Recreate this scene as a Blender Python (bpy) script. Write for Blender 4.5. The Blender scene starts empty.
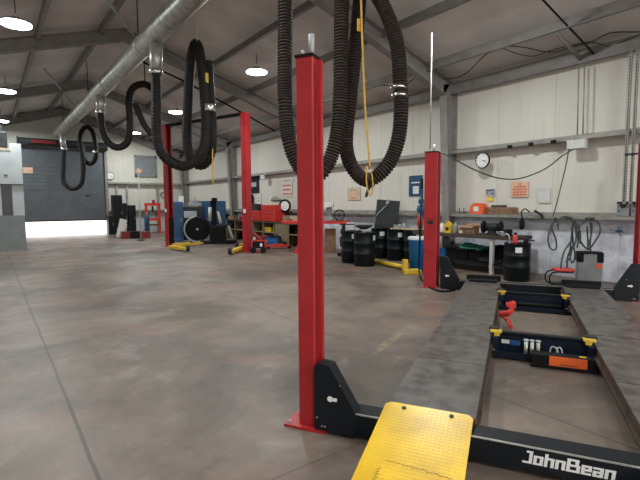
import bpy, bmesh, math, random
from mathutils import Vector, Matrix
random.seed(7)
S = bpy.context.scene
COL = S.collection
PI = math.pi
# ------------------------------------------------------------------ camera
YAW, PIT, ROLL, FPX, CH = math.radians(36.3), math.atan(36/450), .0057, 450.0, 1.45
W, B, XL = 9.07, 25.0, -2.9          # right wall, back wall, left wall
EAVE, SL = 4.3, .31
RIDGE = (W + XL)/2
fw = Vector((math.sin(YAW)*math.cos(PIT), math.cos(YAW)*math.cos(PIT), -math.sin(PIT)))
r0 = Vector((math.cos(YAW), -math.sin(YAW), 0)); u0 = r0.cross(fw)
cr, sr = math.cos(ROLL), math.sin(ROLL)
RT = r0*cr - u0*sr; UP = u0*cr + r0*sr
cam_d = bpy.data.cameras.new('camera'); cam = bpy.data.objects.new('camera', cam_d); COL.objects.link(cam)
cam_d.sensor_width = 36; cam_d.lens = FPX/640*36; cam_d.clip_start = .05; cam_d.clip_end = 300
m = Matrix((RT, UP, -fw)).transposed().to_4x4(); m.translation = Vector((0, 0, CH)); cam.matrix_world = m
S.camera = cam
# ------------------------------------------------------------------ light
wd = bpy.data.worlds.new('world'); S.world = wd; wd.use_nodes = True
wd.node_tree.nodes['Background'].inputs[0].default_value = (1.0, .96, .93, 1)
wd.node_tree.nodes['Background'].inputs[1].default_value = 3.2
sun_d = bpy.data.lights.new('sun', 'SUN'); sun_d.energy = 4.0; sun_d.angle = .02; sun_d.color = (1, .96, .9)
sun = bpy.data.objects.new('sun', sun_d); COL.objects.link(sun)
sun.rotation_euler = Vector((-.15, -.75, -.9)).to_track_quat('-Z', 'Y').to_euler()
S.view_settings.view_transform = 'Standard'; S.view_settings.look = 'None'; S.view_settings.gamma = 1
S.view_settings.use_curve_mapping = False
S.view_settings.exposure = 0.27
LAMP_POWER = 100

# ------------------------------------------------------------------ helpers: pixel -> place in the hall
def ray(x, y): return fw*FPX + RT*(x-320) + UP*(240-y)
def F(x, y, z=0):
    d = ray(x, y); t = (z-CH)/d.z; return Vector((d.x*t, d.y*t, z))
def WR(x, y, o=0):
    d = ray(x, y); t = (W-o)/d.x; return Vector((W-o, d.y*t, CH+d.z*t))
def BK(x, y, o=0):
    d = ray(x, y); t = (B-o)/d.y; return Vector((d.x*t, B-o, CH+d.z*t))
def D(x, y, f):
    d = ray(x, y); return Vector((0, 0, CH)) + d*(f/FPX)
def roof_z(X): return EAVE + SL*((W-X) if X > RIDGE else (X-XL))
def ROOF(x, y, o=.12):
    d = ray(x, y); t = (EAVE-o+SL*W-CH)/(d.z+SL*d.x); return Vector((d.x*t, d.y*t, CH+d.z*t))

def roofp(x, y, o=.2):
    p = ROOF(x, y, o)
    if p.x > RIDGE: return p
    d = ray(x, y); t = (EAVE-o-SL*XL-CH)/(d.z-SL*d.x); return Vector((d.x*t, d.y*t, CH+d.z*t))
# ------------------------------------------------------------------ materials
MATS = {}
def mat(name, col, rough=.6, metal=0, var=.12, scale=6, bump=.0, bscale=40, col2=None, spot=0):
    if name in MATS: return MATS[name]
    M = bpy.data.materials.new(name); M.use_nodes = True; nt = M.node_tree; N = nt.nodes; Lk = nt.links
    b = N['Principled BSDF']; b.inputs['Roughness'].default_value = rough; b.inputs['Metallic'].default_value = metal
    if max(col) < .06: b.inputs['Specular IOR Level'].default_value = .22
    tc = N.new('ShaderNodeTexCoord')
    n = N.new('ShaderNodeTexNoise'); n.inputs['Scale'].default_value = scale; n.inputs['Detail'].default_value = 6
    Lk.new(tc.outputs['Object'], n.inputs['Vector'])
    r = N.new('ShaderNodeValToRGB'); c = Vector(col)
    c2 = Vector(col2) if col2 else c*(1-var*2)
    r.color_ramp.elements[0].position = .3; r.color_ramp.elements[0].color = (*c2, 1)
    r.color_ramp.elements[1].position = .62; r.color_ramp.elements[1].color = (*(c*(1+var*.3)), 1)
    Lk.new(n.outputs['Fac'], r.inputs[0]); Lk.new(r.outputs[0], b.inputs['Base Color'])
    if bump:
        n2 = N.new('ShaderNodeTexNoise'); n2.inputs['Scale'].default_value = bscale; Lk.new(tc.outputs['Object'], n2.inputs['Vector'])
        bp = N.new('ShaderNodeBump'); bp.inputs['Strength'].default_value = bump; Lk.new(n2.outputs['Fac'], bp.inputs['Height'])
        Lk.new(bp.outputs[0], b.inputs['Normal'])
    MATS[name] = M; return M
def emit(name, col, st):
    M = bpy.data.materials.new(name); M.use_nodes = True; b = M.node_tree.nodes['Principled BSDF']
    b.inputs['Base Color'].default_value = (*col, 1)
    b.inputs['Emission Color'].default_value = (*col, 1); b.inputs['Emission Strength'].default_value = st
    MATS[name] = M; return M
def node_math(nt, op, a, b=None, c=None):
    n = nt.nodes.new('ShaderNodeMath'); n.operation = op
    for i, v in enumerate((a, b, c)):
        if v is None: continue
        if isinstance(v, (int, float)): n.inputs[i].default_value = v
        else: nt.links.new(v, n.inputs[i])
    return n.outputs[0]
def mix(nt, fac, a, b, mode='MIX'):
    n = nt.nodes.new('ShaderNodeMix'); n.data_type = 'RGBA'; n.blend_type = mode
    for k, v in ((0, fac), (6, a), (7, b)):
        if isinstance(v, (int, float)): n.inputs[k].default_value = v
        elif isinstance(v, tuple): n.inputs[k].default_value = (*v, 1)
        else: nt.links.new(v, n.inputs[k])
    return n.outputs[2]
def noise(nt, vec, scale, detail=5, dist=0, rough=.5):
    n = nt.nodes.new('ShaderNodeTexNoise'); n.inputs['Scale'].default_value = scale; n.inputs['Detail'].default_value = detail
    n.inputs['Distortion'].default_value = dist; n.inputs['Roughness'].default_value = rough
    nt.links.new(vec, n.inputs['Vector']); return n.outputs['Fac']
def ramp(nt, f, lo, hi):
    n = nt.nodes.new('ShaderNodeMapRange'); nt.links.new(f, n.inputs[0]); n.inputs[1].default_value = lo; n.inputs[2].default_value = hi
    n.clamp = True; return n.outputs[0]
def base(name, rough=.6):
    M = bpy.data.materials.new(name); M.use_nodes = True; nt = M.node_tree
    tc = nt.nodes.new('ShaderNodeTexCoord'); b = nt.nodes['Principled BSDF']; b.inputs['Roughness'].default_value = rough
    sp = nt.nodes.new('ShaderNodeSeparateXYZ'); nt.links.new(tc.outputs['Object'], sp.inputs[0])
    MATS[name] = M; return M, nt, tc.outputs['Object'], sp, b

# concrete floor with saw-cut joints, oil and clay stains
M, nt, vec, sp, b = base('concrete', .5)
n1 = noise(nt, vec, .45, 8, .6, .6); n2 = noise(nt, vec, 1.6, 8, .3, .65); n3 = noise(nt, vec, 14, 6)
c = mix(nt, ramp(nt, n1, .38, .60), (.088, .066, .053), (.205, .158, .128))
c = mix(nt, node_math(nt, 'MULTIPLY', ramp(nt, n2, .50, .66), .5), c, (.070, .056, .048))
c = mix(nt, node_math(nt, 'MULTIPLY', ramp(nt, n2, .44, .30), .6), c, (.27, .215, .18))
c = mix(nt, node_math(nt, 'MULTIPLY', ramp(nt, n3, .6, .75), .35), c, (.27, .215, .175))
mp = nt.nodes.new('ShaderNodeMapping'); mp.inputs['Location'].default_value = (3.3, 8.1, 0); nt.links.new(vec, mp.inputs[0])
n4 = noise(nt, mp.outputs[0], .8, 4, .2)
c = mix(nt, node_math(nt, 'MULTIPLY', ramp(nt, n4, .54, .70), .6), c, (.24, .135, .095))
wob = node_math(nt, 'MULTIPLY', node_math(nt, 'SUBTRACT', noise(nt, vec, 2, 6), .5), .03)
jf = None
for ax, vals, wd_ in ((0, (.40, 3.0, 5.6, -2.2), .011), (1, (1.98, 5.35, 8.75, 12.2, 15.6, 19.), .006)):
    for v_ in vals:
        dd = node_math(nt, 'ABSOLUTE', node_math(nt, 'ADD', node_math(nt, 'SUBTRACT', sp.outputs[ax], v_), wob))
        l = node_math(nt, 'LESS_THAN', dd, wd_)
        if v_ != .40: l = node_math(nt, 'MULTIPLY', l, .75)
        jf = l if jf is None else node_math(nt, 'MAXIMUM', jf, l)
c = mix(nt, node_math(nt, 'MULTIPLY', jf, .75), c, (.05, .038, .03))
for (xx, yy, sx, sy) in ((3.95, 6.68, .35, .05), (3.35, 3.32, .14, .05)):    # worn yellow paint
    e = node_math(nt, 'MULTIPLY', node_math(nt, 'LESS_THAN', node_math(nt, 'ABSOLUTE', node_math(nt, 'SUBTRACT', node_math(nt, 'SUBTRACT', sp.outputs[0], xx), node_math(nt, 'MULTIPLY', node_math(nt, 'SUBTRACT', sp.outputs[1], yy), 1.5))), sx),
                  node_math(nt, 'LESS_THAN', node_math(nt, 'ABSOLUTE', node_math(nt, 'SUBTRACT', sp.outputs[1], node_math(nt, 'ADD', node_math(nt, 'MULTIPLY', node_math(nt, 'SUBTRACT', sp.outputs[0], xx), .4), yy))), sy))
    e = node_math(nt, 'MULTIPLY', e, ramp(nt, noise(nt, vec, 9, 4), .45, .6))
    c = mix(nt, node_math(nt, 'MULTIPLY', e, .35), c, (.42, .33, .14))
nt.links.new(c, b.inputs['Base Color'])
nt.links.new(node_math(nt, 'ADD', node_math(nt, 'MULTIPLY', n2, .35), .30), b.inputs['Roughness'])
bp = nt.nodes.new('ShaderNodeBump'); bp.inputs['Strength'].default_value = .08; nt.links.new(n3, bp.inputs['Height']); nt.links.new(bp.outputs[0], b.inputs['Normal'])

# painted sheet wall: cream above, colder stained paint below the low girt
def wall_mat(name, up, low, stain):
    M, nt, vec, sp, b = base(name, .7)
    k = sp.outputs[1] if name == 'wall_side_paint' else sp.outputs[0]
    n1 = noise(nt, vec, .8, 5); n2 = noise(nt, vec, 2.5, 8, .5, .7)
    cu = mix(nt, ramp(nt, n1, .35, .65), tuple(x*.93 for x in up), up)
    mp = nt.nodes.new('ShaderNodeMapping'); mp.inputs['Scale'].default_value = (3, 3, .35); nt.links.new(vec, mp.inputs[0])
    st = noise(nt, mp.outputs[0], 1.6, 6)
    cu = mix(nt, node_math(nt, 'MULTIPLY', ramp(nt, st, .58, .75), .25), cu, (.33, .28, .24))
    cl = mix(nt, ramp(nt, n2, .4, .6), low, stain)
    zt = node_math(nt, 'GREATER_THAN', sp.outputs[2], 1.19)
    c = mix(nt, zt, cl, cu)
    seam = node_math(nt, 'LESS_THAN', node_math(nt, 'PINGPONG', node_math(nt, 'ADD', k, .37), .61), .008)
    c = mix(nt, node_math(nt, 'MULTIPLY', seam, .35), c, (.25, .23, .2))
    nt.links.new(c, b.inputs['Base Color'])
    rib = node_math(nt, 'PINGPONG', k, .152)
    bp = nt.nodes.new('ShaderNodeBump'); bp.inputs['Strength'].default_value = .12; bp.inputs['Distance'].default_value = .02
    nt.links.new(ramp(nt, rib, .11, .15), bp.inputs['Height']); nt.links.new(bp.outputs[0], b.inputs['Normal'])
wall_mat('wall_side_paint', (.66, .625, .56), (.44, .44, .49), (.68, .69, .75))
wall_mat('wall_end_paint', (.58, .56, .49), (.48, .48, .48), (.55, .55, .55))
mat('roof_lining', (.70, .655, .64), .85, 0, .12, .9, .3, 6)
mat('frame_steel', (.26, .24, .23), .6, .1, .12, 5)
mat('girt_steel', (.33, .315, .285), .55, .3, .15, 5)
mat('red_paint', (.40, .020, .026), .32, 0, .10, 4)
mat('bright_red', (.62, .035, .025), .4, 0, .1, 4)
mat('dark_red', (.22, .012, .015), .45, 0, .15, 6)
mat('black_paint', (.009, .012, .016), .45, 0, .15, 6)
mat('navy_steel', (.008, .014, .028), .4, 0, .15, 6)
mat('matte_black', (.007, .007, .008), .7, 0, .1, 6)
mat('drum_paint', (.005, .008, .010), .38, 0, .2, 8)
mat('rubber', (.020, .017, .015), .6, 0, .2, 12)
mat('hose_rib', (.045, .033, .028), .6, 0, .25, 15)
mat('galv', (.52, .52, .48), .38, .6, .2, 9)
mat('chrome', (.7, .7, .7), .2, 1, .05, 5)
mat('runway_steel', (.118, .108, .098), .34, .1, .25, 9, .25, 40, (.042, .038, .035))
mat('rust_brown', (.085, .052, .038), .6, .2, .3, 8)
mat('yellow_paint', (.75, .48, .02), .38, 0, .12, 3)
mat('yellow_pad', (.70, .45, .03), .5, 0, .15, 6)
mat('white_paint', (.62, .62, .60), .5, 0, .06, 5)
mat('cabin_white', (.50, .53, .54), .5, 0, .06, 3)
mat('cabin_grey', (.22, .235, .24), .6, 0, .1, 3)
mat('grey_plastic', (.25, .26, .27), .5, 0, .1, 5)
mat('pale_grey', (.42, .43, .44), .5, 0, .1, 5)
mat('dark_grey', (.030, .032, .034), .5, 0, .15, 5)
mat('blue_paint', (.015, .10, .28), .4, 0, .12, 5)
mat('dark_blue', (.012, .065, .15), .45, 0, .15, 5)
mat('bin_blue', (.01, .17, .48), .4, 0, .06, 5)
mat('orange_plastic', (.85, .13, .04), .4, 0, .08, 8)
mat('label_orange', (.90, .15, .03), .5, 0, .03, 8)
mat('salmon', (.72, .46, .32), .7, 0, .08, 8)
mat('tan_card', (.58, .46, .32), .8, 0, .08, 8)
mat('cardboard', (.34, .20, .12), .8, 0, .15, 8)
mat('old_wood', (.30, .17, .095), .75, 0, .3, 20, .3, 60)
mat('bench_wood', (.23, .17, .10), .75, 0, .2, 10)
mat('dark_wood', (.06, .045, .035), .7, 0, .2, 10)
mat('paper', (.72, .72, .70), .8, 0, .03, 8)
mat('yellow_paper', (.85, .60, .10), .8, 0, .05, 8)
mat('ink', (.10, .04, .03), .8, 0, .05, 8)
mat('red_ink', (.60, .10, .05), .8, 0, .05, 8)
mat('green_sheet', (.015, .13, .08), .6, 0, .2, 6)
mat('cable_green', (.05, .065, .055), .5, 0, .1, 12)
mat('rope_yellow', (.68, .40, .06), .7, 0, .15, 30)
mat('sign_white', (.68, .66, .62), .6, 0, .04, 8)
mat('door_slat', (.105, .115, .13), .5, .3, .08, 3)
mat('ground_outside', (.45, .44, .42), .8, 0, .05, 1)
mat('letter_white', (.80, .80, .80), .5, 0, .02, 8)
mat('glass_dark', (.02, .025, .03), .1, 0, .02, 8)
emit('lamp_glow', (.86, 1.0, .98), 22)
# tread-plate yellow with raised diamonds
M, nt, vec, sp, b = base('tread_yellow', .33)
c = mix(nt, ramp(nt, noise(nt, vec, 5, 6), .35, .6), (.66, .39, .008), (.80, .50, .014))
c = mix(nt, node_math(nt, 'MULTIPLY', ramp(nt, noise(nt, vec, 22, 8, 1, .8), .63, .7), .7), c, (.16, .10, .03))
def diamonds(nt, sp, s=.05):
    a_ = node_math(nt, 'ADD', sp.outputs[0], sp.outputs[1]); d_ = node_math(nt, 'SUBTRACT', sp.outputs[0], sp.outputs[1])
    p = node_math(nt, 'SINE', node_math(nt, 'MULTIPLY', a_, 2*PI/s)); q = node_math(nt, 'SINE', node_math(nt, 'MULTIPLY', d_, 2*PI/s))
    return ramp(nt, node_math(nt, 'MULTIPLY', p, q), .15, .6)
bp = nt.nodes.new('ShaderNodeBump'); bp.inputs['Strength'].default_value = .6; bp.inputs['Distance'].default_value = .004
nt.links.new(diamonds(nt, sp), bp.inputs['Height']); nt.links.new(bp.outputs[0], b.inputs['Normal']); nt.links.new(c, b.inputs['Base Color'])

# ------------------------------------------------------------------ mesh builder
class MB:
    def __init__(s): s.bm = bmesh.new(); s.mats = []
    def _m(s, faces, m, smooth=False):
        i = 0
        if m:
            if m not in s.mats: s.mats.append(m)
            i = s.mats.index(m)
        for f in faces: f.material_index = i; f.smooth = smooth
    def box(s, c, d, rot=None, m=None, bev=0):
        v = bmesh.ops.create_cube(s.bm, size=1)['verts']
        Mx = Matrix.Translation(Vector(c)) @ (rot.to_4x4() if rot else Matrix()) @ Matrix.Diagonal((*d, 1))
        bmesh.ops.transform(s.bm, matrix=Mx, verts=v)
        fs = list({f for x in v for f in x.link_faces})
        s._m(fs, m)
        if bev:
            es = list({e for x in v for e in x.link_edges})
            r = bmesh.ops.bevel(s.bm, geom=es, offset=bev, segments=2, profile=.5, affect='EDGES')
            s._m(r['faces'], m)
        return s
    def cyl(s, p0, p1, r, r2=None, seg=16, m=None, caps=True):
        p0, p1 = Vector(p0), Vector(p1); d = p1-p0; r2 = r if r2 is None else r2
        q = d.to_track_quat('Z', 'Y').to_matrix().to_4x4()
        res = bmesh.ops.create_cone(s.bm, segments=seg, radius1=r, radius2=max(r2, 1e-4), depth=d.length, cap_ends=caps, cap_tris=False,
                                    matrix=Matrix.Translation((p0+p1)/2) @ q)
        fs = list({f for x in res['verts'] for f in x.link_faces})
        s._m(fs, m)
        for f in fs: f.smooth = len(f.verts) == 4 and seg > 6
        return s
    def lathe(s, prof, o=(0, 0, 0), seg=24, axis='Z', m=None):
        rings = []
        for (r, z) in prof:
            ring = []
            for k in range(seg):
                a = 2*PI*k/seg; x, y = r*math.cos(a), r*math.sin(a)
                p = {'Z': (x, y, z), 'Y': (x, z, y), 'X': (z, x, y)}[axis]
                ring.append(s.bm.verts.new(Vector(o)+Vector(p)))
            rings.append(ring)
        fs = []
        for a, b_ in zip(rings, rings[1:]):
            for k in range(seg): fs.append(s.bm.faces.new((a[k], a[(k+1) % seg], b_[(k+1) % seg], b_[k])))
        s._m(fs, m, True)
        s._m([s.bm.faces.new(rings[0][::-1]), s.bm.faces.new(rings[-1])], m)
        return s
    def tube(s, pts, r, seg=10, m=None, rib=0, pitch=.03):
        pts = [Vector(p) for p in pts]
        up = Vector((0, 0, 1)); prev = None; rings = []; L_ = 0
        for i, p in enumerate(pts):
            t = (pts[min(i+1, len(pts)-1)]-pts[max(i-1, 0)]).normalized()
            if prev is None:
                n = t.cross(up if abs(t.z) < .9 else Vector((1, 0, 0))).normalized()
            else: n = (prev - t*prev.dot(t)).normalized()
            prev = n; b_ = t.cross(n)
            if i: L_ += (p-pts[i-1]).length
            rr = r
            if rib: rr = r - (rib if (i % 3) == 0 else 0)
            rings.append([s.bm.verts.new(p + (n*math.cos(2*PI*k/seg)+b_*math.sin(2*PI*k/seg))*rr) for k in range(seg)])
        fs = []
        for a, c_ in zip(rings, rings[1:]):
            for k in range(seg): fs.append(s.bm.faces.new((a[k], a[(k+1) % seg], c_[(k+1) % seg], c_[k])))
        s._m(fs, m, True)
        s._m([s.bm.faces.new(rings[0][::-1]), s.bm.faces.new(rings[-1])], m)
        return s
    def prism(s, poly, y0, y1, plane='XZ', m=None):
        def P(a, b_, t): return {'XZ': (a, t, b_), 'XY': (a, b_, t), 'YZ': (t, a, b_)}[plane]
        A = [s.bm.verts.new(P(a, b_, y0)) for a, b_ in poly]; C_ = [s.bm.verts.new(P(a, b_, y1)) for a, b_ in poly]
        fs = [s.bm.faces.new(A), s.bm.faces.new(C_[::-1])]
        n = len(poly)
        for k in range(n): fs.append(s.bm.faces.new((A[k], C_[k], C_[(k+1) % n], A[(k+1) % n])))
        s._m(fs, m); return s
    def build(s, name, m, parent=None, center=False):
        bmesh.ops.recalc_face_normals(s.bm, faces=s.bm.faces)
        off = Vector((0, 0, 0))
        if center:
            vs = [v.co for v in s.bm.verts]
            lo = Vector((min(v[i] for v in vs) for i in range(3))); hi = Vector((max(v[i] for v in vs) for i in range(3)))
            off = Vector(((lo.x+hi.x)/2, (lo.y+hi.y)/2, lo.z)); bmesh.ops.translate(s.bm, vec=-off, verts=s.bm.verts)
        me = bpy.data.meshes.new(name); s.bm.to_mesh(me); s.bm.free()
        base_list = s.mats if s.mats else [m]
        for q in base_list: me.materials.append(MATS[q if q else m])
        o = bpy.data.objects.new(name, me); COL.objects.link(o); o.location = off
        if parent: o.parent = parent
        return o
def catmull(P, step=.02):
    P = [Vector(p) for p in P]; P = [P[0]*2-P[1]]+P+[P[-1]*2-P[-2]]; out = []
    for i in range(1, len(P)-2):
        a, b_, c_, d = P[i-1:i+3]; n = max(2, int((c_-b_).length/step))
        for k in range(n):
            t = k/n
            out.append(.5*((2*b_)+(c_-a)*t+(2*a-5*b_+4*c_-d)*t*t+(3*b_-a-3*c_+d)*t**3))
    out.append(P[-2]); return out
def tag(o, label, cat, group=None, kind=None):
    o['label'] = label; o['category'] = cat
    if group: o['group'] = group
    if kind: o['kind'] = kind
    return o
def thing(name, label, cat, loc, rz=0, group=None):
    o = bpy.data.objects.new(name, None); COL.objects.link(o); o.location = loc; o.rotation_euler = (0, 0, math.radians(rz)); o.empty_display_size = .1
    return tag(o, label, cat, group)
def struct(o): o['kind'] = 'structure'; return o
def dup(root, loc, rz, label, group=None):
    r = root.copy(); COL.objects.link(r); r.location = loc; r.rotation_euler = (0, 0, math.radians(rz)); r['label'] = label
    if group: r['group'] = group
    for ch in list(root.children):
        c_ = ch.copy(); COL.objects.link(c_); c_.parent = r
        for g in list(ch.children):
            d = g.copy(); COL.objects.link(d); d.parent = c_
    return r
def RX(a): return Matrix.Rotation(math.radians(a), 3, 'X')
def RY(a): return Matrix.Rotation(math.radians(a), 3, 'Y')
def RZ(a): return Matrix.Rotation(math.radians(a), 3, 'Z')

# ================================================================== structure
struct(MB().box(((XL+W)/2, (B-5)/2, -.05), (W-XL+.4, B+5.2, .1)).build('floor', 'concrete'))
struct(MB().box((W+.06, (B-5)/2, 2.15), (.12, B+5.2, 4.5)).build('wall_right', 'wall_side_paint'))
struct(MB().box((XL-.06, (B-5)/2, 2.15), (.12, B+5.2, 4.5)).build('wall_left', 'wall_side_paint'))
D0, D1, DH = 1.31, 4.83, 4.15        # roller door opening
bw = MB()
gz = roof_z(RIDGE)+.1
bw.prism([(XL-.1, 0), (D0, 0), (D0, DH), (D1, DH), (D1, 0), (W+.1, 0), (W+.1, EAVE), (RIDGE, gz), (XL-.1, EAVE)], B, B+.12)
struct(bw.build('wall_back', 'wall_end_paint'))
fwl = MB()                            # unseen wall behind the camera, its wide open vehicle doorway placed close for daylight
fwl.prism([(XL-.1, 0), (XL+.9, 0), (XL+.9, 3.9), (W-.9, 3.9), (W-.9, 0), (W+.1, 0), (W+.1, EAVE), (RIDGE, gz), (XL-.1, EAVE)], -5.1, -5)
struct(fwl.build('wall_front', 'wall_end_paint'))
rf = MB()
rf.prism([(W+.15, EAVE), (RIDGE, roof_z(RIDGE)), (XL-.15, EAVE), (XL-.15, EAVE+.12), (RIDGE, roof_z(RIDGE)+.12), (W+.15, EAVE+.12)], -5.2, B+.2)
struct(rf.build('ceiling', 'roof_lining'))
o = MB().box((3, 10, -.12), (160, 160, .04)).build('ground_outside', 'ground_outside'); struct(o)
# rigid frames: tapered columns and rafters
def frame(n, Y):
    mb = MB(); t = .10
    for s_ in (1, -1):
        X0 = W if s_ > 0 else XL
        def X(d): return X0 - s_*d
        # web, inner and outer flanges of the column
        mb.prism([(X(.0), 0), (X(.22), 0), (X(.42), 3.95), (X(.42), 4.2), (X(0), 4.25)], Y-.006, Y+.006)
        mb.prism([(X(.21), 0), (X(.23), 0), (X(.44), 3.95), (X(.42), 3.95)], Y-t, Y+t)
        mb.prism([(X(.03), 0), (X(.045), 0), (X(.045), 4.2), (X(.03), 4.2)], Y-t, Y+t)
        # rafter: deep at the knee, slimmer towards the ridge
        zr = roof_z(RIDGE); m1 = 3.0
        xs = X(m1); zt = roof_z(xs)
        mb.prism([(X(.42), 3.95), (xs, zt-.40), (RIDGE, zr-.42), (RIDGE, zr-.13), (X(.2), EAVE-.07)], Y-.006, Y+.006)
        mb.prism([(X(.42), 3.95), (xs, zt-.40), (RIDGE, zr-.42), (RIDGE, zr-.435), (xs, zt-.415), (X(.42), 3.93)], Y-t, Y+t)
        mb.prism([(RIDGE, zr-.12), (X(.1), EAVE-.06), (X(.1), EAVE-.075), (RIDGE, zr-.135)], Y-t, Y+t)
    struct(mb.build('trim_%d' % n, 'frame_steel'))
tn = 1
for Y in (1.0, 6.9, 12.8, 18.7, 24.75, -4.8): frame(tn, Y); tn += 1
# roof purlins (zed sections running the length of the hall)
px = 8.1
pur = []
while px > XL+.5: pur.append(px); px -= 1.4
for X_ in pur:
    z = roof_z(X_); sg = 1 if X_ > RIDGE else -1
    mb = MB(); mb.box((X_, (B-5)/2, z-.10), (.012, B+5, .19)); mb.box((X_-.035*sg, (B-5)/2, z-.195), (.08, B+5, .012))
    struct(mb.build('trim_%d' % tn, 'frame_steel')); tn += 1
# eave struts and side girts
for s_, X0 in ((1, W), (-1, XL)):
    mb = MB(); mb.box((X0-.09*s_, (B-5)/2, 4.14), (.014, B+5, .26)); mb.box((X0-.13*s_, (B-5)/2, 4.01), (.10, B+5, .014)); mb.box((X0-.05*s_, (B-5)/2, 4.06), (.1, B+5, .014))
    struct(mb.build('trim_%d' % tn, 'frame_steel')); tn += 1
    for z in (1.20, 2.67):
        mb = MB(); mb.box((X0-.11*s_, (B-5)/2, z), (.22, B+4.9, .012)); mb.box((X0-.215*s_, (B-5)/2, z-.03), (.012, B+4.9, .06)); mb.box((X0-.012*s_, (B-5)/2, z+.03), (.012, B+4.9, .06))
        struct(mb.build('trim_%d' % tn, 'girt_steel')); tn += 1
for (a, b_) in ((XL, D0-.1), (D1+.1, W)):
    for z in (1.20, 2.62):
        mb = MB(); mb.box(((a+b_)/2, B-.1, z), (b_-a, .2, .012)); mb.box(((a+b_)/2, B-.2, z-.04), (b_-a, .012, .09))
        struct(mb.build('trim_%d' % tn, 'girt_steel')); tn += 1
for x_ in (5.35, 5.85, 7.4):          # studs of the end wall
    struct(MB().box((x_, B-.06, 1.31), (.10, .10, 2.6)).build('trim_%d' % tn, 'girt_steel')); tn += 1
mb = MB()
for x_ in (D0-.06, D1+.06): mb.box((x_, B-.08, DH/2+.1), (.12, .16, DH+.2))
mb.box(((D0+D1)/2, B-.08, DH+.12), (D1-D0+.24, .16, .2))
struct(mb.build('trim_%d' % tn, 'frame_steel')); tn += 1
# big roller door, raised half a metre off the ground
mb = MB(); z = .74; k = 0
while z < DH+.02:
    mb.box(((D0+D1)/2, B-.02+(k % 2)*.012, z+.045), (D1-D0, .025, .094)); z += .09; k += 1
dr = struct(mb.build('door_1', 'door_slat'))
MB().box(((D0+D1)/2, B-.035, .72), (D1-D0, .05, .07)).build('bottom_rail', 'dark_grey', dr)
MB().box((4.02, B-.06, 1.93), (.16, .03, .04)).build('lift_handle', 'matte_black', dr)
mb = MB(); mb.cyl((D0-.1, B-.38, DH+.22), (D1+.1, B-.38, DH+.22), .17, seg=20)
for x_ in (D0-.1, D1+.1): mb.box((x_, B-.25, DH+.22), (.03, .4, .42))
mb.build('roller_drum', 'dark_grey', dr)
MB().box((D0+.9, B-.58, DH+.22), (.95, .06, .14)).build('warning_strip', 'dark_red', dr)

# ================================================================== roof bracing, wires
def rod(name, pts, r, m_, label, cat, group=None, step=.1, seg=8, straight=False):
    P = pts if straight else catmull(pts, step)
    return tag(MB().tube(P, r, seg).build(name, m_, None, True), label, cat, group)
def ptR(X, Y, o=.14): return (X, Y, roof_z(X)-o)
rod('brace_rod', [ROOF(596, 56, .2), ROOF(543, 0, .2), ROOF(543, 0, .2)+(ROOF(543, 0, .2)-ROOF(596, 56, .2))*1.3], .016, 'matte_black', 'dark slanting rod under the roof lining above the junction box', 'rod', straight=True)
MB_ = MB(); a, b_ = ROOF(556, 32, .22), ROOF(583, 62, .22); MB_.tube([a, b_], .045, 4)
tag(MB_.build('flange_brace', 'frame_steel', None, True), 'short grey steel brace from the purlin down to the eave beside the dark rod', 'brace')
rod('roof_cable', [ROOF(380, 85), ROOF(402, 86), ROOF(420, 76), ROOF(445, 79), ROOF(465, 74), ROOF(484, 56), ROOF(500, 47), ROOF(522, 47), ROOF(550, 52), ROOF(575, 46), ROOF(592, 42), ROOF(610, 33), ROOF(640, 32)], .011, 'cable_green', 'thin dark cable drooping along the roof purlins above the clock', 'cable')
rod('roof_cable', [ROOF(500, 47), ROOF(518, 54), ROOF(535, 56), ROOF(552, 50), ROOF(590, 42), ROOF(606, 46), ROOF(622, 42), ROOF(640, 34)], .010, 'cable_green', 'second thin cable crossing the first near the eave at top right', 'cable')
rod('brace_rod', [roofp(107, 0, .3), roofp(135, 37, .3)], .03, 'pale_grey', 'pale bracing rod crossing above the silver duct near the top of the picture', 'rod', straight=True)
rod('brace_rod', [roofp(44, 69, .3), roofp(74, 105, .3)], .035, 'pale_grey', 'pale bracing rod running down to the far half of the silver duct', 'rod', straight=True)
rod('brace_rod', [roofp(143, 62, .35), roofp(186, 82, .35), roofp(246, 115, .35), roofp(275, 131, .35)], .03, 'matte_black', 'long dark diagonal roof rod passing over the second lift posts', 'rod', straight=True)

# ================================================================== duct with branches
DX, DZ = .84*3.3, CH+3.3
duct = thing('ventilation_duct', 'long silver spiral duct hung below the roof ridge towards the roller door', 'duct', (DX, 0, 0))
mb = MB(); P = []; y = -4.8
while y < 24.2: P.append((0, y, DZ)); y += .05
mb.tube(P, .205, 20, rib=.006); mb.build('duct_pipe', 'galv', duct)
for y in (3.2, 6.2, 9.9, 13.4, 17, 20.6):
    MB().lathe([(.207, -.04), (.218, -.03), (.218, .03), (.207, .04)], (0, y, DZ), 24, 'Y').build('duct_collar', 'galv', duct)
for y in (4.3, 10.3, 16.3, 22.3): MB().cyl((0, y, DZ+.2), (0, y, roof_z(DX)), .012, seg=6).build('hanger_rod', 'matte_black', duct)

# ================================================================== exhaust hoses
def cluster(pxpts, f, tops=None): return [D(x, y, f) for x, y in pxpts]
H0 = 'corrugated exhaust hoses hung in loops from the duct'
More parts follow.
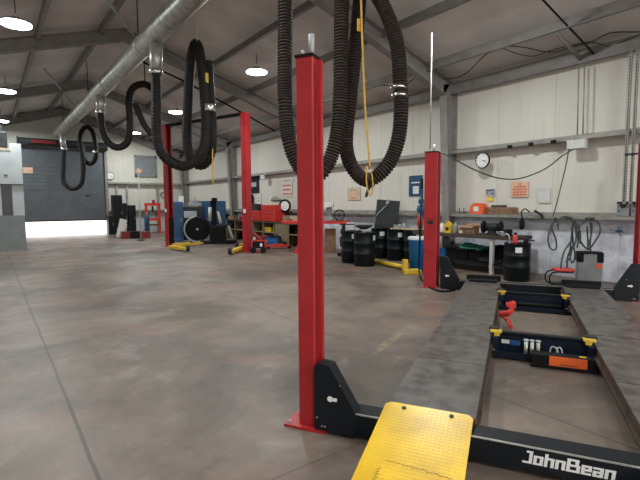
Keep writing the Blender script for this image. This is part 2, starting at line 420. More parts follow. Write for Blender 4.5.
# near hose: two big loops in front of the side wall
f0 = DX/D(286, 0, 1).x
near = [(286, -62), (286, -40), (285, 40), (285, 100), (289, 140), (299, 166), (313, 177), (326, 167), (336, 140), (340, 100), (341, 50), (342, 0), (346, -22), (358, -30), (371, -14), (386, 12), (397, 45), (400, 80), (401, 112), (398, 140), (389, 163), (374, 178), (362, 178), (350, 163), (346, 140), (350, 100), (355, 50), (360, 0), (361, -22)]
pts = []
for i, (x, y) in enumerate(near):
    f = f0
    if i >= 22: f = f0+.03+.16*min(1, (i-21)/4)      # return strand passes behind
    pts.append(D(x, y, f))
hose = thing('exhaust_hose', 'big dark ribbed exhaust hose looping twice beside the nearest red post', 'hose', (pts[6].x, pts[6].y, 0), 0, None)
hl = Vector(hose.location)
sm = catmull([p-hl for p in pts], .0105)
hb = MB().tube(sm, .083, 20, rib=.020).build('hose_body', 'hose_rib', hose)
for pl in hb.data.polygons: pl.use_smooth = False
for (x, y) in ((398.6, 87.5), (399.6, 95.5)):
    p = D(x, y, f0)-hl; MB().lathe([(.083, -.018), (.090, -.015), (.090, .015), (.083, .018)], p, 24).build('hose_clamp', 'chrome', hose)
p = D(286, -62, f0)-hl
MB().cyl(p, (p.x+.0, p.y, max(p.z+.1, DZ-.12)), .10, seg=20).build('hose_cuff', 'galv', hose)
# saddle + yellow strap
sd = thing('hose_saddle', 'yellow hook strap hanging between the two near hose loops', 'strap', (D(362, 0, f0).x, D(362, 0, f0).y, 0))
sl = Vector(sd.location)
MB().tube([p-sl for p in catmull([D(350, -20, f0+.0), D(361, -46, f0), D(372, -18, f0)], .02)], .02, 8).build('saddle_bar', 'dark_grey', sd)
p = D(361, -46, f0)-sl; MB().tube([p, (p.x, p.y, roof_z(sl.x)-.05)], .008, 6).build('suspension_wire', 'rope_yellow', sd)
MB().tube([q-sl for q in catmull([D(360, -40, f0-.10), D(361, 0, f0-.11), D(363, 60, f0-.10), D(366, 120, f0-.09), D(370, 168, f0-.09)], .05)], .0105, 8).build('strap', 'rope_yellow', sd)
MB().tube([q-sl for q in catmull([D(367, 166, f0-.1), D(366.5, 183, f0-.09), D(370, 196, f0-.05), D(373, 186, f0-.07), D(371, 170, f0-.1)], .03)], .008, 8).build('strap_loop', 'rope_yellow', sd)
MB().box(D(359, 25, f0-.10)-sl, (.04, .02, .13)).build('strap_tag', 'rope_yellow', sd)
mb = MB(); mb.tube([q-sl for q in catmull([D(372, 184, f0-.04), D(368, 190, f0-.04), D(366, 197, f0-.04)], .02)], .016, 8); mb.cyl(D(370, 186, f0-.06)-sl, D(373, 186, f0-.02)-sl, .018); mb.build('snap_hook', 'dark_grey', sd)

def far_hose(label, px_, f, r, rib, drop, group=H0, clamp=None, step=.02, extra=None):
    P = [D(x, y, f) for x, y in px_]
    if extra:
        for i, df in extra: P[i] = D(px_[i][0], px_[i][1], f+df)
    f_ = f; t = thing('exhaust_hose', label, 'hose', (P[0].x, P[0].y, 0)); l = Vector(t.location)
    MB().tube([p-l for p in catmull([p for p in P], step)], r, 12, rib=rib).build('hose_body', 'rubber', t)
    top = Vector((0, 0, DZ-.15)) + Vector((DX-l.x, D(*drop, f).y-l.y, 0))
    MB().cyl(P[0]-l+Vector((0, 0, -.02)), top, r*1.15, r*1.3, seg=16).build('branch_pipe', 'galv', t)
    MB().lathe([(r*1.22, -.05), (r*1.35, -.04), (r*1.35, .04), (r*1.22, .05)], P[0]-l, 16).build('hose_clamp', 'chrome', t)
    for c_ in (clamp or []):
        MB().lathe([(r*1.05, -.07), (r*1.15, -.06), (r*1.15, .06), (r*1.05, .07)], D(*c_, f)-l, 16).build('hose_clamp', 'chrome', t)
    return t, l
fA = DX/D(157, 50, 1).x
t, l = far_hose('dark hose with wide low U loop below the silver duct, yellow tag beside it',
    [(156, 72), (156.5, 100), (157, 135), (164, 156), (184, 166), (201, 154), (206, 132), (205, 100), (201, 60), (196, 44), (191, 60), (188, 100), (187, 140), (192, 160), (202, 165), (210, 155), (212, 130), (210, 95), (208, 62)],
    fA, .10, .012, (157, 35), clamp=[(209.5, 108)], extra=[(9, .1), (10, .25), (11, .35), (12, .35), (13, .35), (14, .35), (15, .3), (16, .2), (17, .2), (18, .2)])
MB().box(D(206.5, 78, fA-.05)-l, (.06, .05, .18)).build('hose_tag', 'yellow_pad', t)
p = D(197, 46, fA)-l; MB().tube([p, (p.x, p.y, roof_z(l.x+p.x)-.05)], .012, 6).build('suspension_wire', 'galv', t)
fB = DX/D(101, 100, 1).x; fC = min(DX/D(62, 140, 1).x, 21.2)
t, l = far_hose('dark hose arching up then ending in a blunt nozzle, mid duct',
    [(100.5, 112), (102, 128), (108, 142), (118, 147.5), (128, 141), (130, 122), (129, 100), (133, 88), (144, 84), (153, 89)],
    fB, .10, .010, (103, 86), step=.03)
MB().tube([p-l for p in catmull([D(135, 104, fB-.3), D(139, 113, fB-.3), D(144, 124, fB-.3), D(152, 135, fB-.3)], .03)], .085, 12).build('nozzle', 'rubber', t)
p = D(145, 84, fB)-l; MB().tube([p, (p.x, p.y, roof_z(l.x+p.x)-.05)], .014, 6).build('suspension_wire', 'matte_black', t)
far_hose('dark hose in a long narrow U loop before the roller door, farthest on the duct',
    [(64, 149), (63.5, 165), (64, 182), (73, 189), (82, 182), (83, 160), (80, 142), (82, 131), (87.5, 127), (93, 133), (95.5, 145), (95.5, 158), (90, 164), (84, 158), (82.5, 145)],
    fC, .10, .012, (62, 135), clamp=[(95.5, 152)], step=.04, extra=[(12, .1), (13, .2), (14, .25)])

# ================================================================== high bay lamps
def high_bay(label, X, Y):
    zc = CH+3.42 if X > RIDGE else CH+3.48
    t = thing('high_bay_lamp', label, 'lamp', (X, Y, zc), 0, 'round high bay lamps under the roof')
    MB().lathe([(.27, 0), (.275, .02), (.24, .045), (.08, .06), (.07, .12), (.02, .14)]).build('housing', 'galv', t)
    MB().lathe([(.20, -.035), (.262, -.02), (.265, .002)]).build('lens', 'lamp_glow', t)
    MB().cyl((0, 0, .2), (0, 0, roof_z(X)-zc), .01, seg=6).build('hanging_rod', 'dark_grey', t)
    ld = bpy.data.lights.new('lamp_light', 'AREA'); ld.shape = 'DISK'; ld.size = .5; ld.energy = LAMP_POWER; ld.color = (.95, 1.0, .99); ld.spread = PI
    lo = bpy.data.objects.new('lamp_light', ld); COL.objects.link(lo); lo.parent = t; lo.location = (0, 0, -.05)
    return t
X2, X1 = 1.69*3.42, .175*3.48
for Y, lb in ((10.6, 'round glowing lamp left of the nearest red post top'), (16.8, 'round lamp glowing between the hose loops by the far lift'), (22.7, 'small lamp nearest the back wall, right of the roller door'),
              (4.92, 'round lamp above the near hoses, out of the top of the picture')):
    high_bay(lb, X2, Y)
for Y, lb in ((10.65, 'largest glowing lamp in the top left corner'), (16.95, 'second lamp down the left picture edge'), (22.95, 'lowest lamp at the left picture edge'), (4.6, 'round lamp over the left bay, out of view')):
    high_bay(lb, X1, Y)
for Y in (-1.3,): high_bay('round lamp over the entrance bay', X2, Y); high_bay('round lamp over the left entrance bay', X1, Y)

# ================================================================== four-post lift
LZ = -59.7
P1 = F(308.5, 427)
lift = thing('four_post_lift', 'red and black four-post vehicle lift, lowered, with yellow tread ramp', 'vehicle lift', P1, LZ)
def post(x0, x1, y0, y1, flange_side, H=2.35):
    mb = MB(); xc = (x0+x1)/2
    mb.box((xc, (y0+y1)/2, H/2), (x1-x0, y1-y0, H), None, None, .008)
    # folded lips of the channel on the inner side
    s_ = flange_side; xf = x1 if s_ > 0 else x0
    mb.box((xf+.010*s_, y1-.006, H/2), (.022, .012, H-.02)); mb.box((xf+.022*s_, y1+.008, H/2), (.010, .03, H-.02))
    p = mb.build('post', 'red_paint', lift)
    MB().box((xf+.004*s_, (y0+y1)/2+.012, H/2), (.006, (y1-y0)*.55, H-.1)).build('slot_shade', 'dark_red', p)  # darker red strip paints the shade of the recessed groove
    MB().box((xc, (y0+y1)/2+.01, H+.005), (x1-x0+.008, y1-y0+.03, .018)).build('top_cap', 'matte_black', p)
    MB().box((xc+.0, (y0+y1)/2+.02, .008), (.29, .21, .016)).build('base_plate', 'red_paint', p)
    for dx, dy in ((-.12, -.06), (.12, -.06), (-.12, .1), (.12, .1)): MB().cyl((xc+dx*.95, (y0+y1)/2+dy*.95, .016), (xc+dx*.95, (y0+y1)/2+dy*.95, .035), .011, seg=6).build('anchor_bolt', 'pale_grey', p)
    MB().cyl((xc+.03*s_, y1-.03, H+.01), (xc+.03*s_, y1-.03, H+.14), .018, seg=12).build('cable_stud', 'pale_grey', p)
    MB().cyl((xc-.02*s_, y0+.03, H+.01), (xc-.02*s_, y0+.03, H+.045), .010, seg=8).build('cable_stud', 'pale_grey', p)
    return p
post(-.066, .048, -.005, .072, 1)
p2 = post(-.225, -.005, 5.2, 5.34, 1, 2.31)
post(2.85, 3.05, 5.2, 5.34, -1, 2.31)
post(2.87, 3.0, 0, .11, -1)
mb = MB(); mb.box((-.115, 5.196, 1.20), (.215, .01, .012)); mb.build('post_seam', 'dark_red', p2)
MB().box((-.115, 5.195, 1.13), (.09, .012, .06)).build('maker_plate', 'dark_grey', p2)
def crossbeam(y0, hc=.45, wc=.335):
    mb = MB(); mb.box((1.475, y0+.08, .0925), (2.75, .16, .135), None, None, .006)
    bmx = mb.build('crossbeam', 'black_paint', lift)
    MB().box((1.475, y0+.002, .162), (2.7, .012, .006)).build('beam_edge', 'galv', bmx)
    for s_ in (1, -1):
        def X(d): return (0 if s_ > 0 else 2.95)+s_*d
        mb = MB(); mb.prism([(X(.065), .02), (X(.065), hc-.02), (X(.09), hc), (X(.165), hc-.005), (X(wc), .17), (X(wc), .02)], y0-.012, y0+.085)
        cv = mb.build('end_cover', 'black_paint', lift)
        q = MB(); q.cyl((X(.17), y0-.015, .235), (X(.17), y0-.011, .235), .018, seg=16); q.box((X(.195), y0-.0145, .235), (.042, .003, .022)); q.build('round_sticker', 'letter_white', cv)
        q = MB()
        for (a, z_) in ((.115, .05), (.135, .05), (.235, .33), (.08, .10)): q.cyl((X(a), y0-.016, z_), (X(a), y0-.011, z_), .006, seg=8)
        q.build('cover_screw', 'chrome', cv)
    return bmx
cb = crossbeam(-.03); crossbeam(5.17, .56, .38)
# maker's lettering on the near crossbeam
GL = {'J': ['..####', '....##', '....##', '....##', '....##', '....##', '######'], 'o': ['', '', '######', '##..##', '##..##', '##..##', '######'],
      'h': ['##....', '##....', '######', '##..##', '##..##', '##..##', '##..##'], 'n': ['', '', '######', '##..##', '##..##', '##..##', '##..##'],
      'B': ['#######.', '##...##.', '##...##.', '########', '##....##', '##....##', '########'], 'e': ['', '', '######', '##..##', '######', '##....', '######'],
      'a': ['', '', '######', '....##', '######', '##..##', '######']}
mb = MB(); cx = 0; uw, uh = .0085, .0098
for ch in 'JohnBean':
    g = GL[ch]
    for r_i, row in enumerate(g):
        c0 = 0
        while c0 < len(row):
            if row[c0] == '#':
                c1 = c0
                while c1+1 < len(row) and row[c1+1] == '#': c1 += 1
                z = (6.5-r_i)*uh; mb.box((cx+(c0+c1+1)/2*uw+z*.12, 0, z), ((c1-c0+1)*uw*1.04, .003, uh*1.04)); c0 = c1
            c0 += 1
    cx += (len(g[-1])+.9)*uw
lt = mb.build('lettering', 'letter_white', cb); lt.scale = (.425/cx, 1, 1); lt.location = (1.27, -.0315, .073)
# runways
for (xa, xb, inner) in ((.50, 1.02, 1), (1.88, 2.40, -1)):
    mb = MB()
    cuts = [.10, 1.06, 2.3, 3.6, 5.15]
    for a, b_ in zip(cuts, cuts[1:]):
        mb.box(((xa+xb)/2, (a+b_)/2, .192), (xb-xa, b_-a-.008, .012))
    mb.box(((xa+xb)/2, 2.62, .165), (xb-xa-.04, 5.0, .04))
    rw = mb.build('runway', 'runway_steel', lift)
    for x in (xa, xb):
        side = 1 if x == xa else -1
        MB().box((x+.01*side, 2.62, .135), (.02, 5.05, .11)).build('side_rail', 'rust_brown', rw)
    xi = xb if inner > 0 else xa
    MB().box((xi+.01*inner, 2.62, .115), (.02, 5.05, .02)).build('jack_rail', 'rust_brown', rw)
    mb = MB(); mb.box(((xa+xb)/2, 5.14, .235), (xb-xa, .05, .09)); mb.box(((xa+xb)/2, 5.02, .215), (xb-xa-.1, .2, .03)); mb.build('wheel_stop', 'matte_black', rw)
def ramp_mesh(xa, xb, nm='ramp'):
    a = math.atan2(.20, 1.08); mb = MB()
    L_ = 1.1
    poly = [(xa+.03, .0), (xa, -.03), (xa, -L_), (xb, -L_), (xb, -.03), (xb-.03, 0)]
    mb.prism(poly, -.008, 0, 'XY'); mb.box((xa+.01, -.5, -.02), (.015, .8, .03)); mb.box((xb-.01, -.5, -.02), (.015, .8, .03))
    r = mb.build(nm, 'tread_yellow', lift); r.location = (0, .12, .212); r.rotation_euler = (a, 0, 0)
    for x in (xa+.12, xb-.12):
        q = MB().cyl((x, -.045, 0), (x, -.045, .006), .014, seg=10).build('ramp_bolt', 'dark_grey', r)
    return r
rp = ramp_mesh(.49, 1.01); ramp_mesh(1.88, 2.40)
# scribbled scuff on the near ramp
mb = MB(); P = []
for k in range(60):
    t_ = k/59; P.append((.62+.33*t_+random.uniform(-.006, .006), -.50-.03*t_+random.uniform(-.008, .008), .001))
mb.tube(P, .0013, 4); P = [(.60+.01*math.sin(k*1.7)+random.uniform(-.004, .004), -.56-.006*k, .001) for k in range(26)]; mb.tube(P, .0013, 4)
mb.build('scuff_mark', 'dark_wood', rp)
for x, y in ((1.0, 3.3),): pass

# rolling jacks between the runways
def jack(label, y, detailed):
    c_, s_ = math.cos(math.radians(LZ)), math.sin(math.radians(LZ))
    loc = P1 + Vector((c_*1.45 - s_*y, s_*1.45 + c_*y, 0))
    t = thing('rolling_jack', label, 'jack', loc, LZ, 'bridge jacks between the lift runways')
    mb = MB(); mb.box((0, .10, .20), (.83, .07, .05), None, None, .005); mb.box((0, .05, .115), (.80, .012, .17)); mb.box((0, -.01, .035), (.82, .14, .02)); mb.box((0, -.07, .045), (.80, .015, .05))
    for x in (-.395, .395): mb.box((x, .03, .115), (.05, .18, .17), None, None, .005)
    mb.build('jack_body', 'navy_steel', t)
    mb = MB(); mb.box((0, .055, .228), (.68, .05, .014)); mb.box((0, .155, .19), (.74, .03, .03)); mb.build('lifting_beam', 'black_paint', t)
    for x in (-1, 1):
        mb = MB(); mb.box((x*.385, .03, .236), (.10, .09, .016), None, None, .003); mb.box((x*.375, -.016, .218), (.05, .008, .035)); mb.build('corner_pad', 'yellow_pad', t)
        mb = MB(); mb.box((x*.405, .10, .245), (.09, .09, .025), None, None, .004); mb.build('rubber_block', 'dark_grey', t)
    for x in (-.40, .40): MB().cyl((x, -.06, .08), (x, -.068, .08), .012, seg=8).build('pivot_bolt', 'chrome', t)
    if detailed:
        MB().box((-.30, .040, .140), (.070, .006, .035)).build('white_label', 'paper', t)
        MB().box((-.215, .040, .135), (.085, .006, .045)).build('blue_label', 'blue_paint', t)
        for x in (-.125, -.075, -.025):
            q = MB().cyl((x, -.035, .03), (x, -.035, .19), .018, seg=14).build('return_cylinder', 'galv', t)
            MB().cyl((x, -.035, .19), (x, -.035, .20), .023, seg=14).build('cylinder_cap', 'pale_grey', q)
        q = MB().box((.17, -.11, .066), (.50, .11, .10), None, None, .006).build('control_box', 'matte_black', t)
        MB().box((.205, -.168, .07), (.29, .005, .085)).build('orange_label', 'label_orange', q)
        mk = MB()
        for k in range(9): mk.box((.15+k*.015, -.1715, .045), (.010, .002, .008), None, 'ink')
        mk.build('label_print', 'ink', q)
        MB().box((.32, -.12, .119), (.05, .03, .005)).build('yellow_sticker', 'yellow_pad', q)
        MB().box((.17, -.17, .018), (.52, .03, .022)).build('box_tray', 'matte_black', q)
        mb = MB()
        for k in range(2): mb.tube(catmull([(.07+k*.05, -.04, .10), (.085+k*.05, -.03, .155), (.12+k*.04, -.04, .15), (.14+k*.03, -.06, .11)], .01), .006, 6)
        mb.build('air_fitting', 'pale_grey', t)
    else:
        MB().cyl((-.36, -.01, .09), (.36, -.01, .09), .028, seg=14).build('roller', 'matte_black', t)
    return t
j1 = jack('black bridge jack with orange label and three silver springs, nearer of the two', 1.93, True)
jack('plain black bridge jack between the runways, farther of the two', 4.02, False)
mb = MB(); P = []
ctr = catmull([F(507, 308, .27), F(514, 306, .26), F(510, 315, .2), F(501, 317, .10), F(507, 322, .05), F(511, 330, .03)], .012)
for i, p in enumerate(ctr): a = i*1.5; P.append(p+Vector((math.cos(a)*.028, math.sin(a)*.012, math.sin(a)*.028+.03)))
tag(mb.tube(P, .010, 6).build('air_hose', 'bright_red', None, True), 'coiled bright red air hose by the left runway behind the near jack', 'hose')

# ================================================================== two-post lift further back
PA, PB = F(170, 246), F(248, 251.5)
ang = math.degrees(math.atan2(PB.y-PA.y, PB.x-PA.x)); SP = (PB-PA).length
tl = thing('two_post_lift', 'tall red two-post lift with yellow arms in the middle of the hall', 'vehicle lift', PA, ang)
for x, s_ in ((0, 1), (SP, -1)):
    mb = MB(); mb.box((x-.06*s_, 0, 2.1), (.04, .24, 4.2)); mb.box((x+.02*s_, .105, 2.1), (.16, .03, 4.2)); mb.box((x+.02*s_, -.105, 2.1), (.16, .03, 4.2))
    mb.box((x+.095*s_, .09, 2.1), (.02, .05, 4.2)); mb.box((x+.095*s_, -.09, 2.1), (.02, .05, 4.2))
    p = mb.build('post', 'red_paint', tl)
    MB().box((x+.0*s_, 0, .012), (.42, .46, .024)).build('base_plate', 'red_paint', p)
    MB().box((x+.05*s_, 0, .55), (.14, .20, .9), None, None, .01).build('carriage', 'matte_black', p)
    MB().box((x-.03*s_, 0, 2.1), (.012, .17, 4.16)).build('channel_shade', 'matte_black', p)  # black sheet stands in for the shade inside the open channel
    MB().box((x+.05*s_, 0, 2.4), (.03, .03, 3.4)).build('lift_chain', 'dark_grey', p)
    MB().box((x+.02, -.145, 1.25), (.1, .01, .12)).build('sticker', 'paper', p)
mb = MB(); mb.box((SP/2, -.06, 4.17), (SP, .05, .09)); mb.box((SP/2, .06, 4.17), (SP, .05, .05)); mb.build('overhead_beam', 'matte_black', tl)
def arm(p0, p1):
    p0, p1 = Vector(p0), Vector(p1); d = p1-p0; a = math.atan2(d.y, d.x); R_ = Matrix.Rotation(a, 3, 'Z')
    mb = MB(); mb.box((p0+p1)/2+Vector((0, 0, .09)), (d.length, .13, .07), R_, None, .008); mb.box(p0+d*.3+Vector((0, 0, .09)), (d.length*.6, .17, .10), R_, None, .008)
    q = mb.build('lift_arm', 'yellow_pad', tl)
    mb = MB(); mb.cyl((p1.x, p1.y, .03), (p1.x, p1.y, .20), .06, seg=14); mb.build('arm_pad', 'dark_grey', q)
inv = (Matrix.Translation(PA) @ Matrix.Rotation(math.radians(ang), 4, 'Z')).inverted()
for a, b_ in (((173, 248), (202, 245.5)), ((171, 249.5), (188, 252)), ((244, 250), (230, 255)), ((246, 247), (237, 249))):
    A_, B_ = inv @ F(*a), inv @ F(*b_); arm((A_.x, A_.y, 0), (B_.x, B_.y, 0))

# ================================================================== drums
def drum(label, loc, rz=0, small=True, group='black steel drums along the side wall'):
    t = thing('oil_drum', label, 'drum', loc, rz, group)
    R_, H_ = .25, .79
    MB().lathe([(R_-.01, 0), (R_, .012), (R_, .27), (R_+.012, .285), (R_+.012, .30), (R_, .315), (R_, .51), (R_+.012, .525), (R_+.012, .54), (R_, .555), (R_, H_-.02), (R_+.006, H_-.01), (R_+.006, H_), (R_-.012, H_), (R_-.014, H_-.018)], seg=32).build('drum_shell', 'drum_paint', t)
    for (x, y, r_) in ((.13, .08, .035), (-.14, -.05, .02)): MB().cyl((x, y, H_-.02), (x, y, H_+.012), r_, seg=12).build('bung', 'grey_plastic', t)
    mb = MB()
    for k in range(3): a = -PI/2+.1+(k-1)*.16; mb.box((math.cos(a)*(R_+.003), math.sin(a)*(R_+.003), .66), (.042, .004, .11), RZ(math.degrees(a)+90))
    mb.build('paper_label', 'paper', t)
    return t
dA = drum('black drum with worn white label, front left of the four by the wall', F(351.5, 263)+Vector((.10, .12, 0)), -30)
drum('black drum in front of the group, lettered label turned right', F(364.5, 266.5)+Vector((.12, .14, 0)), 20)
drum('black drum under the tilted grey lid, white label facing out', Vector((8.45, WR(380.5, 240, W-8.45).y, 0)), -40)
drum('black drum in back row with two white papers, beside the grey lid', Vector((8.45, WR(396.5, 240, W-8.45).y, 0)), -30)
drum('black drum in back row half hidden by the blue bin', Vector((8.48, WR(414, 240, W-8.48).y, 0)), 10)
rd = drum('lone black drum at the right end of the workbench', F(518, 281.5)+Vector((.12, .1, 0)), -60, True, None)

rd.scale = (.93, .93, .89)
# parts washer over the drum group
t = thing('parts_washer', 'grey parts washer with its tilted square lid open above the drums', 'parts washer', Vector((8.42, WR(384, 240, W-8.42).y, .806)), -46)
mb = MB(); mb.box((0, 0, .07), (.50, .40, .14), None, None, .02); mb.build('basin', 'dark_grey', t)
mb = MB(); mb.box((.08, .24, .42), (.62, .03, .64), RX(-10) @ RY(5), None, .01); mb.build('lid', 'dark_grey', t)
mb = MB(); mb.box((-.52, -.05, .06), (.42, .42, .05), None, None, .01); mb.prism([(-.72, .04), (-.32, .04), (-.45, -.03), (-.6, -.03)], -.2, .1); mb.build('drain_tray', 'dark_grey', t)
mb = MB(); mb.tube(catmull([(-.25, .15, .1), (-.22, .1, .3), (-.05, .05, .5), (.08, .12, .62)], .02), .012, 8); mb.cyl((.06, .10, .62), (.12, .16, .74), .05, .035); mb.build('work_light', 'galv', t)
t = thing('spill_tray', 'tan tray board lying across the back row of drums', 'tray', Vector((8.46, WR(406, 240, W-8.46).y, .803)), -90)
MB().box((0, 0, .012), (.80, .36, .02)).build('board', 'tan_card', t)
trl = Vector(t.location)
for dy, h_, lb in ((.22, .10, 'small pale can at the left end of the board on the drums'), (.08, .13, 'taller pale can on the board across the drums')):
    c_ = tag(MB().cyl((0, 0, 0), (0, 0, h_), .03).build('spray_can', 'pale_grey'), lb, 'can'); c_.location = trl+Vector((0, dy, .023))

# yellow floor rail in front of drums
a, b_ = F(372, 263), F(403, 270); c_ = F(409, 276)
t = thing('floor_rail', 'bent yellow steel rail lying on the floor before the drums', 'rail', a)
MB().tube([(0, 0, .06), (b_.x-a.x, b_.y-a.y, .07)], .05, 12).build('rail_tube', 'yellow_pad', t)
mb = MB(); mb.box((F(405, 272).x-a.x, F(405, 272).y-a.y, .14), (.11, .11, .26), RZ(-36), None, .01); mb.box((F(412, 274).x-a.x, F(412, 274).y-a.y, .05), (.34, .22, .10), RZ(-36), None, .01); mb.build('rail_foot', 'yellow_pad', t)
# blue bins
def bin_(label, loc, r, h, liner):
    t = thing('waste_bin', label, 'bin', loc, -36, 'blue waste bins beside the far red post')
    MB().lathe([(r*.8, 0), (r, h-.06), (r*1.08, h-.05), (r*1.08, h), (r*.98, h), (r*.96, h-.03)], seg=24).build('bin_body', 'bin_blue', t)
    if liner: MB().lathe([(r*1.10, h-.05), (r*1.13, h-.03), (r*1.0, h+.02), (r*.7, h-.02)], seg=24).build('bin_liner', 'paper', t)
bin_('blue round bin with white bag over its rim, behind the far red post', F(416.5, 271)+Vector((.05, .05, 0)), .17, .72, True)
bin_('second blue bin squeezed against the far red post', F(430.5, 270.5)+Vector((.0, .1, 0)), .15, .60, False)

# ================================================================== right wall fixtures
def onwall(px0, py0, px1, py1, o=.0):
    a, b_ = WR(px0, py0, o), WR(px1, py1, o)
    return Vector((W-o, (a.y+b_.y)/2, min(a.z, b_.z))), abs(a.y-b_.y), abs(a.z-b_.z)
def sign(name, label, cat, r, paper, inkm, lines, o=.03, rot=0):
    l, w_, h_ = onwall(*r, o); t = thing(name, label, cat, l, -90)
    mb = MB().box((0, .006, h_/2), (w_, .012, h_), None, paper)
    for (z, a, b_, th) in lines:
        x = a
        while x < b_-.04:
            L_ = min(b_-x, random.uniform(.07, .16)); mb.box(((x+L_/2-.5)*w_, -.002, z*h_), (L_*w_, .003, th*h_), None, inkm); x += L_+.035
    mb.build('sign_board', paper, t)
    return t
sign('warning_sign', 'salmon orange sign with five rows of red lettering, right of clock', 'sign', (511, 182, 528, 197), 'salmon', 'red_ink', [(.84, .4, .62, .08), (.67, .22, .85, .09), (.5, .12, .92, .09), (.33, .15, .9, .09), (.16, .1, .93, .09)])
sign('paper_notice', 'blank white notice on the wall between orange sign and hanging cord', 'notice', (538, 188, 550, 203), 'white_paint', 'ink', [])
sign('rules_sign', 'white sign with rows of dark red lettering left of the nearest post', 'sign', (282, 183, 292, 196.5), 'sign_white', 'red_ink', [(.8, .1, .9, .12), (.5, .1, .9, .14), (.2, .05, .95, .12)])
sign('small_notice', 'pale pink notice strip pinned above the white lettered sign', 'notice', (282, 179, 293, 182), 'sign_white', 'red_ink', [(.5, .1, .9, .25)])
t = sign('peach_poster', 'peach poster with a faded red round print, above the drums', 'poster', (347.5, 188, 360, 200), 'tan_card', 'red_ink', [(.18, .3, .75, .06), (.8, .25, .8, .05)])
MB().lathe([(.085, 0), (.085, .004)], (0, -.004, .17), 20, 'Y').build('round_print', 'salmon', t)
t = sign('blue_poster', 'dark blue board with white pocket of papers beside the far post', 'board', (409, 176, 422, 196), 'dark_blue', 'letter_white', [(.66, .2, .85, .07)])
MB().box((.02, -.004, .16), (.20, .008, .20)).build('paper_pocket', 'paper', t)
t = sign('wall_calendar', 'dark navy poster with pale picture on the wall behind the tall lift', 'poster', (250, 177, 259, 193), 'navy_steel', 'letter_white', [])
MB().box((-.08, -.004, .36), (.5, .006, .18)).build('picture', 'pale_grey', t)
sign('paper_notice', 'small pale paper with dots taped beside the tool chest', 'notice', (257, 194, 261, 204), 'sign_white', 'ink', [(.6, .3, .6, .08), (.35, .3, .6, .08)])
t = sign('photo_print', 'small dark photo print above the yellow note over the wooden crate', 'photo', (486, 189, 494.5, 196.5), 'pale_grey', 'dark_blue', [(.8, .0, .9, .2), (.5, .1, .3, .2), (.4, .6, .9, .2)])
sign('sticky_note', 'yellow note on the wall beneath the small photo print', 'note', (486.5, 196.8, 492.5, 201), 'yellow_paper', 'ink', [])
# clock
def clock(label, c, r, rz, ticks=True):
    t = thing('wall_clock', label, 'clock', c, rz)
    MB().lathe([(r, 0), (r, -.03), (r*.93, -.045), (r*.88, -.018)], seg=32, axis='Y').build('rim', 'matte_black', t)
    mb = MB().lathe([(r*.88, -.018), (r*.88, -.029)], seg=32, axis='Y', m='letter_white')
    for k in range(12):
        a = k*PI/6; mb.box((math.sin(a)*r*.74, -.031, math.cos(a)*r*.74), (.008, .003, .026), RY(math.degrees(a)), 'ink')
    mb.build('dial', 'letter_white', t)
    for a, L_, nm in ((100, r*.45, 'hour_hand'), (112, r*.62, 'minute_hand')):
        MB().box((math.sin(math.radians(a))*L_/2, -.035, math.cos(math.radians(a))*L_/2), (.009, .003, L_), RY(a)).build(nm, 'matte_black', t)
c_ = WR(483, 160.5, .235); clock('round black rimmed white clock on the upper girt of the side wall', c_, .175, -90)
clock('small round clock left of the back wall vent by the roller door', BK(110, 176, .03), .20, 0)
t = thing('round_gauge', 'round dark rimmed disc with white face right of the red tool chest', 'gauge', WR(285.5, 212, .45), -60)
MB().lathe([(.22, 0), (.24, -.02), (.24, -.06), (.17, -.05)], (0, 0, .22), 28, 'Y').build('rim', 'matte_black', t); MB().lathe([(.17, -.05), (.17, -.056)], (0, 0, .22), 28, 'Y').build('face', 'letter_white', t)
# junction box, conduits, straps
l, w_, h_ = onwall(567, 141, 583, 149, .10)
t = thing('junction_box', 'white rectangular junction box on the upper girt of the side wall', 'junction box', (W-.24, l.y-.10, 2.40), -90)
MB().box((0, .0, .12), (.33, .10, .17), None, None, .006).build('box_body', 'white_paint', t)
MB().box((0, -.055, .12), (.31, .012, .15), None, None, .003).build('box_lid', 'white_paint', t)
MB().cyl((-.08, 0, .2), (-.08, 0, .25), .018).build('cable_gland', 'pale_grey', t)
for px_, lb in ((579.5, 'thin grey conduit rising from the junction box, left of two'), (585, 'thin grey conduit rising from the junction box, right of two')):
    q = WR(px_-1.5, 140, .2); tag(MB().tube([(W-.235, q.y, 2.70), (W-.235, q.y+.02, 3.98)], .013, 8).build('conduit', 'girt_steel', None, True), lb, 'conduit', 'conduits rising from the junction box')
for px_, lb in ((510, 'left black clip on the upper girt right of the clock'), (531, 'middle black clip on the upper girt between clock and junction box'), (553.5, 'right black clip on the upper girt just left of the junction box')):
    q = WR(px_, 150, .22); t = tag(MB().box((0, 0, .0), (.10, .03, .07), None, None, .006).build('girt_clip', 'matte_black'), lb, 'clip', 'black clips on the upper girt'); t.location = (W-.235, q.y, 2.62); t.rotation_euler.z = -PI/2
# black cable from far post to junction box
rod('power_cable', [D(440, 152, 7.6), D(452, 158, 7.6), D(475, 170, 7.75), D(498, 178, 7.9), D(520, 178.5, 7.95), D(545, 169, 8.0), D(562, 156, 8.0), D(573, 149.5, 8.0)], .012, 'cable_green', 'dark cable sagging from the far red post to the junction box', 'cable')
rod('power_cable', [D(569, 149, 8.05), D(566, 165, 8.0), D(560, 190, 7.95), D(556, 206, 7.9), D(553, 216, 7.85)], .011, 'cable_green', 'dark cable dropping from the junction box to the coiled leads', 'cable')
rod('air_pipe', [D(432, 33, 7.6), D(431, 100, 7.6), D(430, 150, 7.6)], .010, 'girt_steel', 'thin white pipe dropping from the roof to the far red post', 'pipe', straight=True)
